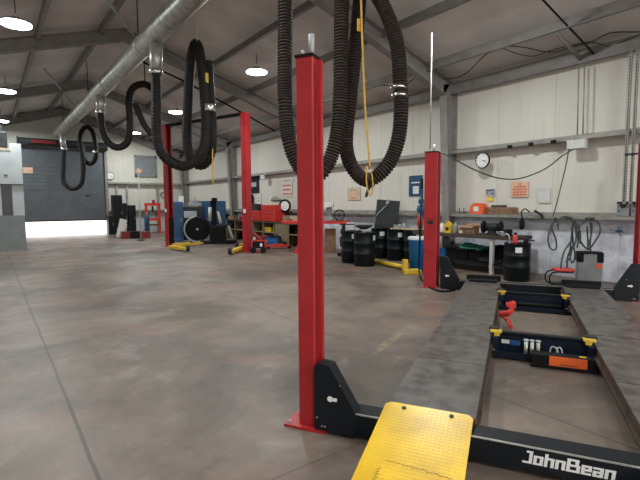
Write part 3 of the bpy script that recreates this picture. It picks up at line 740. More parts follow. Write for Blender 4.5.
# strut channel and breaker boxes
for px_, lb in ((633, 'perforated steel strut running up the wall above the left breaker box'), (639.5, 'second perforated steel strut above the right breaker box')):
    q = WR(px_, 120, .05); t = thing('strut_channel', lb, 'strut', (W-.26, q.y, 1.42), -90, 'steel struts above the breaker boxes')
    mb = MB().box((0, 0, 1.27), (.042, .042, 2.54), None, 'girt_steel')
    for k in range(50): mb.box((0, -.022, .06+k*.05), (.016, .003, .028), None, 'matte_black')
    mb.build('channel', 'girt_steel', t)
t = tag(MB().box((0, 0, 0), (.5, .03, .03)).build('strut_bracket', 'dark_grey'), 'short dark bracket bar across the steel struts', 'bracket'); q = WR(640, 154, .2); t.location = (W-.29, q.y-.06, q.z); t.rotation_euler.z = -PI/2
for px_, lb in ((625, 'left grey breaker box standing on the low girt'), (639.5, 'right grey breaker box at the picture edge')):
    q = WR(px_, 216, .1); t = thing('breaker_box', lb, 'electrical box', (W-.15, q.y, 1.208), -90, 'grey breaker boxes on the low girt')
    MB().box((0, 0, .13), (.19, .12, .25), None, None, .006).build('box_body', 'grey_plastic', t)
    MB().box((0, -.065, .235), (.19, .012, .03)).build('top_strip', 'dark_grey', t)
    MB().lathe([(.05, -.062), (.04, -.075)], (0, 0, .19), 16, 'Y').build('switch_handle', 'dark_grey', t)
    MB().box((-.06, -.063, .09), (.02, .01, .02)).build('latch', 'dark_grey', t)
rnd0 = random.Random(5)
mat('spray_blue', (.10, .24, .50), .7)
# ---------------- things on the low girt
gz_ = 1.208
def on_girt(px_): q = WR(px_, 212, .12); return Vector((W-.12, q.y, gz_))
t = thing('fuel_jug', 'orange red plastic jug with white label standing on the low girt', 'jug', on_girt(478.5), -90)
mb = MB(); mb.prism([(-.17, 0), (.17, 0), (.175, .16), (.13, .235), (-.02, .245), (-.14, .20), (-.175, .14)], -.08, .08); b2 = mb.build('jug_body', 'orange_plastic', t)
MB().box((-.01, -.084, .11), (.13, .006, .11)).build('jug_label', 'paper', t); MB().cyl((-.12, 0, .20), (-.135, 0, .24), .028).build('cap', 'orange_plastic', t)
t = thing('wooden_crate', 'weathered wooden crate of slats right of the orange jug', 'crate', on_girt(502.5), -90)
for k, z in enumerate((.035, .105)): MB().box((0, -.09, z), (.60, .018, .062), None, None, .003).build('slat', 'old_wood', t); MB().box((0, .09, z), (.60, .018, .062)).build('slat', 'old_wood', t)
for x in (-.29, .29): MB().box((x, 0, .07), (.018, .17, .13)).build('end_board', 'old_wood', t)
MB().box((0, 0, .145), (.57, .2, .012)).build('crate_lid', 'old_wood', t)
t = tag(MB().box((0, 0, .022), (.30, .12, .045), None, None, .003).build('wood_block', 'dark_wood'), 'dark wood block lying on top of the wooden crate', 'block'); t.location = on_girt(500)+Vector((0, .03, .152)); t.rotation_euler.z = -PI/2
for px_, h_, lb in ((462, .10, 'small metal pegs standing on the girt left of the orange jug'),):
    q = on_girt(px_); mb = MB()
    for dx in (-.07, .05): mb.cyl((dx, 0, 0), (dx, 0, h_), .008, seg=6); mb.cyl((dx, 0, h_), (dx, 0, h_+.02), .016, seg=8)
    mb.box((0, 0, .004), (.2, .05, .008)); t = tag(mb.build('hook_rack', 'dark_grey'), lb, 'hooks'); t.location = q; t.rotation_euler.z = -PI/2
for px_, py_, m_, lb in ((522, 222, 'matte_black', 'black air gun hanging from the low girt above the drum'), (536, 213, 'dark_grey', 'grey air tool hooked on the low girt right of the drum')):
    q = WR(px_, py_, .27); t = thing('air_tool', lb, 'air tool', q, -90, 'air tools on the low girt')
    mb = MB()
    if m_ == 'matte_black': mb.lathe([(.02, -.16), (.05, -.12), (.055, 0), (.03, .06), (.012, .10)], seg=12); mb.tube(catmull([(0, 0, .1), (-.02, 0, .2), (.06, 0, .27), (.16, 0, .20)], .02), .012, 6)
    else: mb.box((.05, 0, .0), (.20, .04, .045), RY(30), None, .01); mb.box((.12, 0, -.06), (.05, .035, .1), RY(-20), None, .01)
    mb.build('tool_body', m_, t)
    MB().cyl((0, 0, .10), (0, .05, .10), .008, seg=6).build('hook', 'galv', t)
# coiled leads on the wall
def wall_loop(pts, f=7.75): return [D(x, y, f) for x, y in pts]
def coil(name, label, loops, m_='cable_green', r=.014):
    mb = MB()
    for k, L_ in enumerate(loops): mb.tube(catmull(wall_loop(L_, 7.7+.03*(k % 4)), .03), r, 6)
    return tag(mb.build(name, m_, None, True), label, 'cable')
coil('welding_cable', 'bundle of dark coiled leads hung on the girt above the welder, left coil',
     [[(556, 222), (562, 217), (570, 218), (575, 226), (576, 240), (572, 250), (570, 258), (566, 262)], [(558, 230), (560, 221), (568, 218), (574, 224), (578, 238), (577, 248)],
      [(555, 217), (550, 228), (548, 240), (551, 249), (556, 249), (556, 240), (552, 228), (556, 218)], [(573, 222), (571, 240), (570, 255), (572, 263), (575, 256), (573, 242), (572, 226)], [(557, 226), (562, 217), (573, 219), (580, 232), (580, 244)],
      [(572, 240), (564, 252), (561, 266), (562, 272)], [(574, 244), (568, 256), (567, 268)]])
coil('welding_cable', 'dark coiled lead in tall open loops, right coil above the welder',
     [[(588, 219), (580, 226), (579, 238), (586, 248), (590, 240), (592, 226), (588, 219)], [(588, 218), (598, 222), (600, 232), (594, 243), (588, 250), (588, 243), (587, 226)], [(586, 219), (576, 230), (583, 245), (589, 250)], [(590, 218), (591, 232), (590, 248), (592, 252)]])
tag(MB().box(D(590, 219, 7.82), (.1, .12, .05), None, None, .01).build('cable_hook', 'matte_black', None, True), 'black hook bracket on the girt holding the right coil', 'hook')
# welder, stool tray
q = WR(588, 286, .5); q.z = 0
t = thing('welder', 'grey cabinet welder with black corners and orange label by the wall', 'welder', (q.x, q.y, 0), -60)
MB().box((0, 0, .30), (.46, .34, .56), None, None, .025).build('cabinet', 'grey_plastic', t)
for x in (-.18, .18): MB().box((x, -.005, .515), (.12, .36, .18), None, None, .012).build('corner_guard', 'matte_black', t)
MB().box((0, -.005, .595), (.30, .35, .025)).build('top_trim', 'matte_black', t)
MB().box((.16, -.175, .36), (.10, .006, .09)).build('brand_label', 'orange_plastic', t)
MB().box((0, 0, .015), (.42, .32, .03)).build('skid', 'matte_black', t); t.scale = (.84, .84, .95)
q = F(563, 288)
t = thing('creeper_seat', 'low tubular stool with red padded seat beside the welder', 'stool', q+Vector((.12, .1, 0)), -45)
MB().box((.04, 0, .36), (.38, .28, .06), None, None, .02).build('seat', 'bright_red', t)
for y in (-.13, .13): MB().tube(catmull([(.2, y, .31), (-.15, y, .32), (-.25, y, .24), (-.24, y, .10), (-.12, y, .03), (.18, y, .03)], .02), .014, 8).build('frame_tube', 'matte_black', t)
MB().box((.0, 0, .08), (.40, .24, .02)).build('tool_tray', 'dark_grey', t); t.scale = (.85, .85, .82)
q = WR(620, 231, .0)
mb = MB()
for k in range(26):
    a = rnd0.uniform(0, 2*PI); r_ = abs(rnd0.gauss(0, .05)); mb.cyl((q.x-.006, q.y+math.cos(a)*r_*1.3, q.z+math.sin(a)*r_*.8), (q.x-.0005, q.y+math.cos(a)*r_*1.3, q.z+math.sin(a)*r_*.8), rnd0.uniform(.008, .022), seg=8)
tag(mb.build('paint_splatter', 'spray_blue', None, True), 'pale blue spray paint splatter on the lower wall beneath the breaker boxes', 'paint mark')
# ================================================================== workbench on the right wall
bx0, bx1 = 8.12, W-.23
t = thing('workbench', 'dark topped workbench along the side wall behind the far post', 'workbench', ((bx0+bx1)/2, 6.05, 0), -90)
L_ = 2.55; dp = bx1-bx0
MB().box((0, 0, .755), (L_, dp, .07), None, None, .004).build('bench_top', 'dark_wood', t)
for x in (-1.15, .80):
    MB().box((x, -dp/2+.06, .36), (.07, .07, .72)).build('leg', 'white_paint', t); MB().box((x, dp/2-.06, .36), (.07, .07, .72)).build('leg', 'white_paint', t)
MB().box((0, 0, .20), (L_-.1, dp-.1, .03)).build('lower_shelf', 'matte_black', t)
zb = .79
def on_bench(px_, dx=.2): q = WR(px_, 230, W-bx0-dx); return Vector((bx0+dx, q.y, zb))
def put(name, label, cat, loc, rz=-90, group=None): return thing(name, label, cat, loc, rz, group)
for px_, m_, lb in ((442, 'green_sheet', 'white and green bottle next to the far red post on the bench'), (455.5, 'grey_plastic', 'grey oil bottle right of the yellow jug on the bench')):
    t = put('oil_bottle', lb, 'bottle', on_bench(px_), -90, 'oil bottles on the workbench')
    MB().lathe([(.05, 0), (.055, .02), (.055, .17), (.025, .22)], seg=16).build('bottle_body', 'paper' if m_ == 'green_sheet' else m_, t); MB().cyl((0, 0, .22), (0, 0, .25), .022).build('cap', m_, t)
t = put('oil_jug', 'bright yellow oil jug with handle on the dark bench', 'jug', on_bench(448.5))
mb = MB(); mb.prism([(-.08, 0), (.08, 0), (.08, .17), (.02, .24), (-.03, .24), (-.08, .18)], -.05, .05); mb.build('jug_body', 'yellow_paint', t); MB().cyl((-.01, 0, .24), (-.01, 0, .265), .025).build('cap', 'yellow_paint', t)
MB().box((.0, -.053, .09), (.09, .004, .08)).build('jug_label', 'dark_grey', t)
t = put('cardboard_box', 'open brown cardboard box on the bench right of the bottles', 'box', on_bench(469, .25), -80)
mb = MB()
for s_ in (1, -1): mb.box((0, .12*s_, .09), (.34, .006, .17)); mb.box((.17*s_, 0, .09), (.006, .24, .17))
mb.box((0, 0, .005), (.34, .24, .006)); mb.build('box_shell', 'cardboard', t)
MB().box((0, -.17, .16), (.34, .10, .006), RX(25)).build('flap', 'cardboard', t); MB().box((.03, .17, .19), (.34, .10, .006), RX(30)).build('flap', 'cardboard', t)
t = put('rag_bundle', 'pale crumpled rag in front of the cardboard box', 'rag', on_bench(461, .10))
mb = MB(); mb.lathe([(.02, 0), (.06, .015), (.05, .05), (.02, .09), (.005, .1)], seg=9); mb.build('cloth', 'tan_card', t)
t = put('bench_grinder', 'dark double wheel bench grinder on the bench below the crate', 'grinder', on_bench(492, .16), -75)
MB().lathe([(.07, -.12), (.085, -.1), (.085, .1), (.07, .12)], (0, 0, .17), 20, 'X').build('motor', 'dark_grey', t)
for x in (-.17, .17): MB().lathe([(.11, -.03), (.125, -.02), (.125, .02), (.11, .03)], (x, 0, .17), 24, 'X').build('wheel_guard', 'matte_black', t)
mb = MB(); mb.prism([(-.1, 0), (.1, 0), (.05, .11), (-.05, .11)], -.07, .07); mb.build('pedestal', 'dark_grey', t)
t = put('bench_vise', 'dark vise at the right end of the bench beside the drum', 'vise', on_bench(507.5, .1), -110)
mb = MB(); mb.box((0, 0, .03), (.14, .12, .06)); mb.box((0, .02, .10), (.09, .14, .08), None, None, .01); mb.box((0, -.10, .11), (.09, .05, .07), None, None, .01); mb.build('vise_body', 'matte_black', t); MB().cyl((-.09, -.15, .09), (.09, -.15, .09), .009, seg=8).build('handle', 'galv', t); MB().cyl((0, -.17, .09), (0, .0, .09), .014, seg=8).build('screw', 'galv', t)
# things on the right drum
dl = Vector(rd.location)
t = put('spray_bottle', 'dark red bottle standing on the lone black drum', 'bottle', dl+Vector((-.05, .02, .69)))
MB().lathe([(.04, 0), (.045, .02), (.045, .13), (.02, .17)], seg=14).build('bottle_body', 'bright_red', t); MB().box((0, 0, .19), (.05, .03, .04)).build('trigger', 'matte_black', t)
t = put('hose_funnel', 'bent pale pipe and funnel standing on the lone drum', 'funnel', dl+Vector((-.03, .15, .69)))
MB().tube(catmull([(0, 0, 0), (0, 0, .12), (-.05, 0, .17), (-.12, 0, .15)], .02), .014, 8).build('pipe', 'pale_grey', t); MB().lathe([(.015, 0), (.05, .05), (.055, .055)], (-.13, 0, .11), 14).build('funnel_cone', 'pale_grey', t)
t = put('oil_can', 'black spouted oil can lying across the lone drum rim', 'can', dl+Vector((.02, -.15, .703)))
mb = MB(); mb.lathe([(.045, 0), (.05, .01), (.045, .06), (.01, .09)], seg=14); mb.tube([(0, 0, .07), (.16, 0, .06)], .012, 8); mb.build('can_body', 'matte_black', t)
# under the bench
def low(px_, py_, dz=0): q = F(px_, py_); return Vector((q.x, q.y, dz))
t = put('storage_crate', 'small bright blue crate under the bench beside the black cover', 'crate', Vector((8.5, WR(444, 260, .57).y, .218)), -90)
mb = MB(); mb.box((0, 0, .09), (.24, .2, .18), None, None, .01); mb.build('crate_body', 'bin_blue', t); MB().box((0, 0, .185), (.26, .22, .02)).build('crate_rim', 'bin_blue', t)
for px_, s_, lb in ((455, .30, 'black storage box under the bench next to the blue crate'), (466, .26, 'middle black box under the green sheet'), (478, .28, 'black box under the bench left of the white leg')):
    t = put('black_box', lb, 'box', Vector((8.5, WR(px_, 260, .57).y, .218)), -90, 'black boxes under the workbench')
    MB().box((0, 0, s_*.4), (s_, .3, s_*.8), None, None, .01).build('box_body', 'matte_black', t); MB().box((0, 0, s_*.8+.015), (s_+.03, .33, .03), None, None, .006).build('box_lid', 'dark_grey', t)
def sheet(name, label, cat, outline, top, m_, th=.02):
    mb = MB(); n = 14; V = []
    (x0, y0), (x1, y1) = outline
    for side in (0, 1):
        for i in range(n+1):
            for j in range(7):
                x = x0+(x1-x0)*i/n; y = y0+(y1-y0)*j/6
                z = top(i/n, j/6)+.02*math.sin(i*1.3+j)+.012*math.sin(i*2.7+j*1.9)-side*th
                V.append(mb.bm.verts.new((x, y, z)))
    N_ = (n+1)*7; fs = []
    def id_(s, i, j): return V[s*N_+i*7+j]
    for i in range(n):
        for j in range(6):
            fs.append(mb.bm.faces.new((id_(0, i, j), id_(0, i+1, j), id_(0, i+1, j+1), id_(0, i, j+1)))); fs.append(mb.bm.faces.new((id_(1, i, j+1), id_(1, i+1, j+1), id_(1, i+1, j), id_(1, i, j))))
    for i in range(n):
        for j in (0, 6): fs.append(mb.bm.faces.new((id_(0, i, j), id_(0, i+1, j), id_(1, i+1, j), id_(1, i, j))))
    for j in range(6):
        for i in (0, n): fs.append(mb.bm.faces.new((id_(0, i, j), id_(0, i, j+1), id_(1, i, j+1), id_(1, i, j))))
    for f in fs: f.smooth = True
    return tag(mb.build(name, m_, None, True), label, cat)
ya, yb = WR(466, 255, .6).y, WR(486, 255, .6).y
sheet('green_tarp', 'crumpled dark green sheet draped over the boxes under the bench', 'tarp', ((8.2, yb), (8.7, ya)), lambda a, b_: .53-.12*abs(a-.5)+.05*b_, 'green_sheet')
ya, yb = WR(484, 255, .6).y, WR(507, 262, .6).y
sheet('black_sheet', 'black sheet sloping down to the floor right of the white leg', 'sheet', ((8.25, yb), (8.75, ya)), lambda a, b_: .24+.30*a+.03*b_, 'matte_black')
# black cable on floor by far post
rod('floor_cable', [D(421, 205, 7.3), D(420, 235, 7.3), F(419, 270, .12), F(425, 284, .02), F(440, 291, .02), F(455, 290, .02)], .016, 'matte_black', 'thick black cable running down and round the foot of the far post', 'cable')
# hose reel & rag beside far post
q = WR(421.5, 200, .27)
t = thing('air_line', 'dark blue air line unit and filter hanging left of the far red post', 'air line', (q.x, q.y, 1.2), -60)
MB().cyl((0, .03, -1.2), (0, .03, .62), .035, seg=12).build('pipe', 'dark_blue', t); MB().lathe([(.07, .0), (.11, .03), (.12, .1), (.10, .17), (.05, .2)], (0, 0, .02), 16).build('filter_bowl', 'blue_paint', t); MB().box((-.0, 0, .3), (.14, .12, .12), None, None, .02).build('regulator', 'dark_blue', t)
MB().box((.0, .05, .62), (.05, .05, .5)).build('wall_pipe', 'matte_black', t)
q = D(420, 221, 8.3)
t = put('red_rag', 'bright red rag hanging below the blue air line', 'rag', (q.x, q.y, q.z-.16), -40)
mb = MB(); mb.lathe([(.02, 0), (.04, .04), (.055, .14), (.045, .22), (.02, .28)], seg=7); mb.build('cloth', 'bright_red', t)

# ================================================================== far right bench with cubbies
bX, cX = 8.15, W-.24
fy0, fy1 = 12.3, 17.9
t = thing('wooden_workbench', 'long wooden bench with open cubbies along the wall behind tall lift', 'workbench', ((bX+cX)/2, (fy0+fy1)/2, 0), -90)
L_ = fy1-fy0; dp = cX-bX
MB().box((0, 0, .80), (L_, dp, .05)).build('bench_top', 'dark_wood', t)
for k in range(8):
    x = -L_/2+.03+k*(L_-.06)/7; MB().box((x, 0, .39), (.05, dp-.04, .77)).build('divider', 'bench_wood', t)
MB().box((0, 0, .42), (L_-.1, dp-.06, .03)).build('shelf', 'bench_wood', t); MB().box((0, dp/2-.03, .39), (L_, .02, .77)).build('back_panel', 'dark_wood', t)
MB().box((1.75, -dp/2+.02, .40), (.9, .02, .74)).build('cubby_door', 'bench_wood', t)
zt2 = .828
def fb(px_, dx=.3): q = WR(px_, 218, W-bX-dx); return Vector((bX+dx, q.y, zt2))
t = put('tool_chest', 'large bright red tool chest on the wooden bench', 'tool chest', fb(273), -90)
mb = MB(); mb.box((0, 0, .30), (1.0, .42, .60), None, None, .01); mb.build('chest_body', 'bright_red', t)
for k in range(4): dq = MB().box((.0, -.215, .08+.13*k), (.92, .012, .115), None, None, .003).build('drawer', 'bright_red', t); MB().box((0, -.225, .12+.13*k), (.7, .01, .012)).build('drawer_pull', 'dark_red', dq)
t = put('tool_chest', 'lower red tool chest left of the large one', 'tool chest', fb(260.5), -90)
mb = MB(); mb.box((0, 0, .19), (.62, .40, .38), None, None, .01); mb.build('chest_body', 'bright_red', t)
for k in range(2): dq = MB().box((.0, -.205, .10+.15*k), (.56, .012, .13)).build('drawer', 'bright_red', t); MB().box((0, -.215, .14+.15*k), (.4, .01, .012)).build('drawer_pull', 'dark_red', dq)
t = put('portable_radio', 'dark long box on the bench between tall red post and chests', 'box', fb(254, .45), -90)
mb = MB(); mb.prism([(-.5, 0), (.5, 0), (.42, .25), (-.45, .28)], -.12, .12); mb.build('box_body', 'dark_grey', t); t.location.z += .38
MB().box((0, 0, -.19), (.9, .2, .38)).build('box_stand', 'dark_wood', t)
t = put('wall_speaker', 'black rounded object on the wall behind the tall red post', 'speaker', WR(250, 204, .12), -90)
MB().lathe([(.15, 0), (.17, .05), (.18, .3), (.12, .42)], seg=14).build('speaker_body', 'matte_black', t)
t = thing('emergency_light', 'small white lamp fixture on the upper girt above the dark poster', 'light fixture', WR(263, 178, .26), -90)
MB().box((0, 0, .03), (.26, .10, .18), None, None, .02).build('fixture_body', 'white_paint', t)
rnd_ = random.Random(3)
for px_, m_, w_, h_, lb in ((233, 'cardboard', .5, .12, 'brown low box left of the tall red post on the wooden bench'), (253, 'paper', .2, .18, 'white bottle pack on the wooden bench by the tall post'), (246, 'matte_black', .2, .25, 'black bottle behind the tall red post'),
                            (289, 'cardboard', .45, .22, 'brown carton on the wooden bench right of round disc'), (294, 'tan_card', .3, .20, 'tan carton by the nearest red post')):
    t = put('storage_box', lb, 'box', fb(px_, .2), -90); MB().box((0, 0, h_/2), (w_, .24, h_), None, None, .008).build('box_body', m_, t); MB().box((0, 0, h_+.006), (w_+.01, .25, .012)).build('box_lid', m_, t)
for px_, m_, w_, h_, lb in ((243, 'dark_red', .3, .15, 'dark red small box just left of the tall red post on the bench'), (226, 'matte_black', .35, .22, 'black box at the far left end of the wooden bench'),
                            (291.5, 'dark_red', .25, .12, 'dark red small box between brown and tan cartons')):
    t = put('parts_box', lb, 'box', fb(px_, .12), -88); MB().box((0, 0, h_/2), (w_, .2, h_), None, None, .01).build('box_body', m_, t); MB().box((0, 0, h_+.005), (w_*.9, .18, .01)).build('box_lid', 'grey_plastic', t)
rod('wall_cable', [BK(165, 176, .1), BK(172, 190, .1), BK(180, 200, .1)], .018, 'pale_grey', 'thin pale cable slanting down the end wall right of the far lift post', 'cable')
rod('pull_cord', [D(213, 120, fA+.2), D(212.5, 150, fA+.2), D(213, 184, fA+.2)], .014, 'rope_yellow', 'thin yellow pull cord hanging beside the mid hose loops', 'cord')
# pencil-like hooks above the chest
mb = MB()
for k in range(6): a = k*.9; mb.tube([(k*.13-.35, 0, .0), (k*.13-.28, 0, .10+.05*math.sin(a))], .012, 5)
mb.box((0, .02, -.02), (.8, .02, .03)); t = tag(mb.build('tool_rack', 'matte_black'), 'row of small dark tools standing above the red tool chest', 'tool rack'); t.location = WR(276, 200, .06); t.rotation_euler.z = -PI/2
# cubby contents
def cub(px_, z, dx=.12): q = WR(px_, 230, W-bX-dx); return Vector((bX+dx, q.y, z))
for px_, z, m_, w_, h_, lb in ((268.5, .44, 'yellow_pad', .42, .16, 'yellow case inside the bench cubby'), (265, .02, 'dark_red', .7, .30, 'dark red case low in the bench under the yellow one'), (230, .44, 'dark_grey', .4, .2, 'grey box in the left cubby of the wooden bench'),
                               (285, .44, 'matte_black', .5, .25, 'black case in the cubby right of the wooden panel'), (236, .02, 'matte_black', .5, .25, 'black case on the floor level of the left cubby')):
    t = put('tool_case', lb, 'case', cub(px_, z), -90); MB().box((0, .1, h_/2), (w_, .3, h_), None, None, .015).build('case_body', m_, t); MB().tube(catmull([(-.06, -.06, h_*.7), (0, -.09, h_*.8), (.06, -.06, h_*.7)], .02), .008, 6).build('handle', 'matte_black', t)
# floor objects before that bench
t = put('blue_crate', 'blue crate on the floor right of the white bottles', 'crate', F(273, 246), -50)
mb = MB(); mb.box((0, 0, .03), (.5, .34, .06), None, None, .01)
for s_ in (1, -1): mb.box((0, .16*s_, .16), (.5, .02, .28)); mb.box((.24*s_, 0, .16), (.02, .34, .28))
mb.build('crate_body', 'blue_paint', t); MB().box((0, -.175, .20), (.3, .012, .05)).build('crate_handle', 'bin_blue', t)
for px_, lb in ((254.5, 'left white jug on the floor by the red generator'), (257.5, 'middle white jug on the floor by the red generator'), (260.5, 'right white jug on the floor by the red generator')):
    t = put('white_jug', lb, 'jug', F(px_, 243.5), -40, 'white jugs on the floor before the bench'); MB().lathe([(.045, 0), (.05, .02), (.05, .18), (.02, .24)], seg=12).build('jug_body', 'paper', t); MB().cyl((0, 0, .24), (0, 0, .27), .02).build('cap', 'blue_paint', t)
t = put('red_generator', 'small red machine with dark wheels at the foot of the tall post', 'generator', F(255.5, 252.5)+Vector((.1, -.05, 0)), -36)
MB().box((0, 0, .24), (.36, .30, .20), None, None, .02).build('engine_cover', 'matte_black', t); mb = MB()
for x in (-.2, .2):
    for y in (-.15, .15): mb.tube([(x, y, .02), (x, y, .36)], .014, 6)
for y in (-.15, .15): mb.tube([(-.2, y, .36), (.2, y, .36)], .014, 6); mb.tube([(-.2, y, .03), (.2, y, .03)], .014, 6)
mb.build('frame', 'bright_red', t)
for x in (-.15, .15): MB().lathe([(.07, -.02), (.09, -.015), (.09, .015), (.07, .02)], (x, -.19, .09), 16, 'Y').build('wheel', 'matte_black', t)
MB().box((.08, -.156, .24), (.07, .006, .10)).build('white_label', 'paper', t)
t = put('floor_jack', 'low red trolley jack on the floor left of the nearest post', 'jack', F(280, 248.5), -20)
mb = MB(); mb.prism([(-.45, .05), (.35, .05), (.35, .10), (0, .17), (-.45, .12)], -.09, .09); mb.build('jack_chassis', 'bright_red', t)
for x in (-.4, .3):
    for y in (-.12, .12): MB().lathe([(.045, -.02), (.05, 0), (.045, .02)], (x, y, .05), 12, 'Y').build('wheel', 'matte_black', t)
MB().cyl((-.05, 0, .12), (-.05, 0, .22), .05).build('saddle', 'dark_grey', t); MB().tube([(-.4, 0, .12), (-.85, .05, .55)], .016, 8).build('handle', 'bright_red', t)
for px_, py_, m_, w_, h_, lb in ((280.5, 245.5, 'matte_black', .42, .42, 'black square canister right of the blue crate before the bench'), (288.5, 245.5, 'dark_grey', .38, .30, 'dark grey canister near the red table leg'),
                                 (266, 244, 'dark_red', .34, .34, 'dark red canister left of the blue crate')):
    t = put('canister', lb, 'canister', F(px_, py_)+Vector((-.15, .05, 0)), -60)
    MB().box((0, 0, h_*.42), (w_, .26, h_*.84), None, None, .03).build('canister_body', m_, t); MB().tube(catmull([(-w_*.3, 0, h_*.8), (0, 0, h_), (w_*.3, 0, h_*.8)], .03), .014, 6).build('handle', 'dark_grey', t); MB().cyl((w_*.35, 0, h_*.8), (w_*.35, 0, h_*.92), .03).build('cap', 'grey_plastic', t)
# black clutter boxes/wheels beneath
for px_, py_, r_, lb in ((288, 246, .20, 'black tyre lying on the floor by the red table leg'), (283, 244, .18, 'small black tyre left of the red table leg')):
    t = put('tyre', lb, 'tyre', F(px_, py_)+Vector((-.15, .0, 0)), 0, 'tyres on the floor under the red table')
    MB().lathe([(r_*.55, 0), (r_*.95, 0), (r_, .04), (r_, .13), (r_*.95, .17), (r_*.55, .17)], seg=20).build('tread', 'matte_black', t); MB().lathe([(r_*.5, .05), (r_*.5, .10)], seg=16).build('rim', 'dark_grey', t)
# red steel table
q = F(312, 254)+Vector((.35, .3, 0))
t = thing('steel_table', 'red steel table with splayed triangular legs behind the nearest post', 'table', q, -45)
MB().box((0, 0, .93), (2.0, .6, .035)).build('table_top', 'bright_red', t)
mb = MB(); mb.box((0, -.28, .90), (1.9, .03, .06)); mb.build('apron', 'bright_red', t)
for y in (-.24, .24):
    x = -.35; MB().prism([(x-.30, 0), (x+.02, 0), (x+.06, .9), (x-.02, .9), (x-.10, .35)], y-.02, y+.02).build('leg', 'bright_red', t)
    MB().box((.85, y, .455), (.05, .04, .91)).build('leg', 'dark_red', t)
tz = q+Vector((0, 0, .95))
def ontab(dx, dy=0): a = math.radians(-45); return tz+Vector((math.cos(a)*dx-math.sin(a)*dy, math.sin(a)*dx+math.cos(a)*dy, 0))
t = put('bench_drill', 'grey machine head on the red table right of the nearest post', 'machine', ontab(.38, .05), -45)
mb = MB(); mb.box((0, 0, .06), (.3, .3, .12), None, None, .02); mb.box((.02, .05, .27), (.16, .2, .36), None, None, .03); mb.build('machine_body', 'grey_plastic', t); MB().box((-.0, -.07, .46), (.34, .22, .14), RY(-8), None, .02).build('machine_head', 'sign_white', t)
t = put('chain_wheel', 'small spoked grey wheel on the red table', 'wheel', ontab(.72, 0), -45)
mb = MB(); P = [(math.cos(a*PI/12)*.15, 0, .17+math.sin(a*PI/12)*.15) for a in range(25)]; mb.tube(P, .018, 8)
for a in range(3): mb.tube([(math.cos(a*PI/3)*.14, 0, .17+math.sin(a*PI/3)*.14), (-math.cos(a*PI/3)*.14, 0, .17-math.sin(a*PI/3)*.14)], .012, 6)
mb.box((0, 0, .012), (.22, .12, .024)); mb.build('wheel_ring', 'dark_grey', t)
t = put('plywood_sheet', 'dark brown board leaning under the red table by the nearest post', 'board', F(329, 253)+Vector((.2, .2, 0)), -40); MB().box((0, .05, .36), (.34, .03, .70), RX(-8)).build('board', 'cardboard', t)
t = put('pump_stand', 'black upright pump stand left of the black drums', 'pump', F(340, 256)+Vector((.1, .0, 0)), -40)
mb = MB(); mb.box((0, 0, .04), (.3, .25, .08), None, None, .01); mb.cyl((0, 0, .08), (0, 0, .85), .03); mb.lathe([(.06, .25), (.08, .3), (.08, .5), (.05, .55)], seg=14); mb.lathe([(.05, .6), (.07, .64), (.06, .75)], seg=14); mb.build('pump_body', 'matte_black', t); MB().box((.12, 0, .88), (.4, .04, .03)).build('pump_handle', 'matte_black', t)
t = put('paper_notice', 'white sheet fixed to the lower wall left of the drums', 'notice', WR(351, 228, .03), -90); MB().box((0, 0, 0), (.3, .01, .35)).build('sheet', 'paper', t)

# ================================================================== far corner: machines, back wall
t = thing('blue_cabinet', 'tall blue steel cabinet right of the far red lift post', 'cabinet', F(181, 242)+Vector((0, .4, 0)), -10)
MB().box((0, 0, .80), (.42, .45, 1.55), None, None, .01).build('cabinet_body', 'blue_paint', t); MB().box((0, -.23, .85), (.36, .012, 1.3)).build('door', 'dark_blue', t); MB().box((.12, -.245, .85), (.02, .015, .12)).build('handle', 'galv', t)
MB().box((.18, 0, 1.66), (.18, .2, .25)).build('paper_roll', 'paper', t)
q = F(216, 240)+Vector((.15, .70, 0))
t = thing('welding_screen', 'wide dark blue steel screen behind the tyre machines', 'panel', q, -30)
mb = MB(); mb.box((0, 0, .95), (1.1, .05, 1.3)); mb.box((-.55, 0, .8), (.05, .05, 1.6)); mb.box((.55, 0, .8), (.05, .05, 1.6)); mb.build('panel_sheet', 'dark_blue', t)
for x in (-.55, .55): MB().box((x, 0, .01), (.08, .5, .02)).build('foot', 'dark_blue', t)
q = F(198, 243)+Vector((.1, .25, 0))
t = thing('drum_fan', 'big round dark drum fan with pale rim between blue cabinet and tyre machine', 'fan', q, -25)
MB().lathe([(.44, -.16), (.48, -.14), (.48, .14), (.44, .16)], (0, 0, .52), 32, 'Y').build('fan_shroud', 'matte_black', t)
mb = MB(); P = [(math.cos(a*PI/16)*.48, -.17, .52+math.sin(a*PI/16)*.48) for a in range(9, 26)]; mb.tube(P, .03, 8); mb.build('rim', 'pale_grey', t)
mb = MB()
for k in range(5): P = [(math.cos(a*PI/16)*(.08+.08*k), -.18, .52+math.sin(a*PI/16)*(.08+.08*k)) for a in range(33)]; mb.tube(P, .006, 5)
mb.build('grille', 'matte_black', t); MB().lathe([(.05, -.2), (.05, -.185)], (0, 0, .52), 16, 'Y').build('hub', 'pale_grey', t)
mb = MB(); mb.box((-.25, 0, .03), (.06, .5, .06)); mb.box((.25, 0, .03), (.06, .5, .06)); mb.build('foot', 'matte_black', t)
q = F(192, 241)+Vector((.4, .9, 0))
t = thing('compressor', 'dark compressor cabinet with grey top unit behind the drum fan', 'compressor', q, -20)
MB().box((0, 0, .72), (.85, .5, 1.3), None, None, .02).build('housing', 'dark_grey', t); mb = MB(); mb.box((0, 0, .05), (.8, .5, .1)); mb.build('plinth', 'matte_black', t)
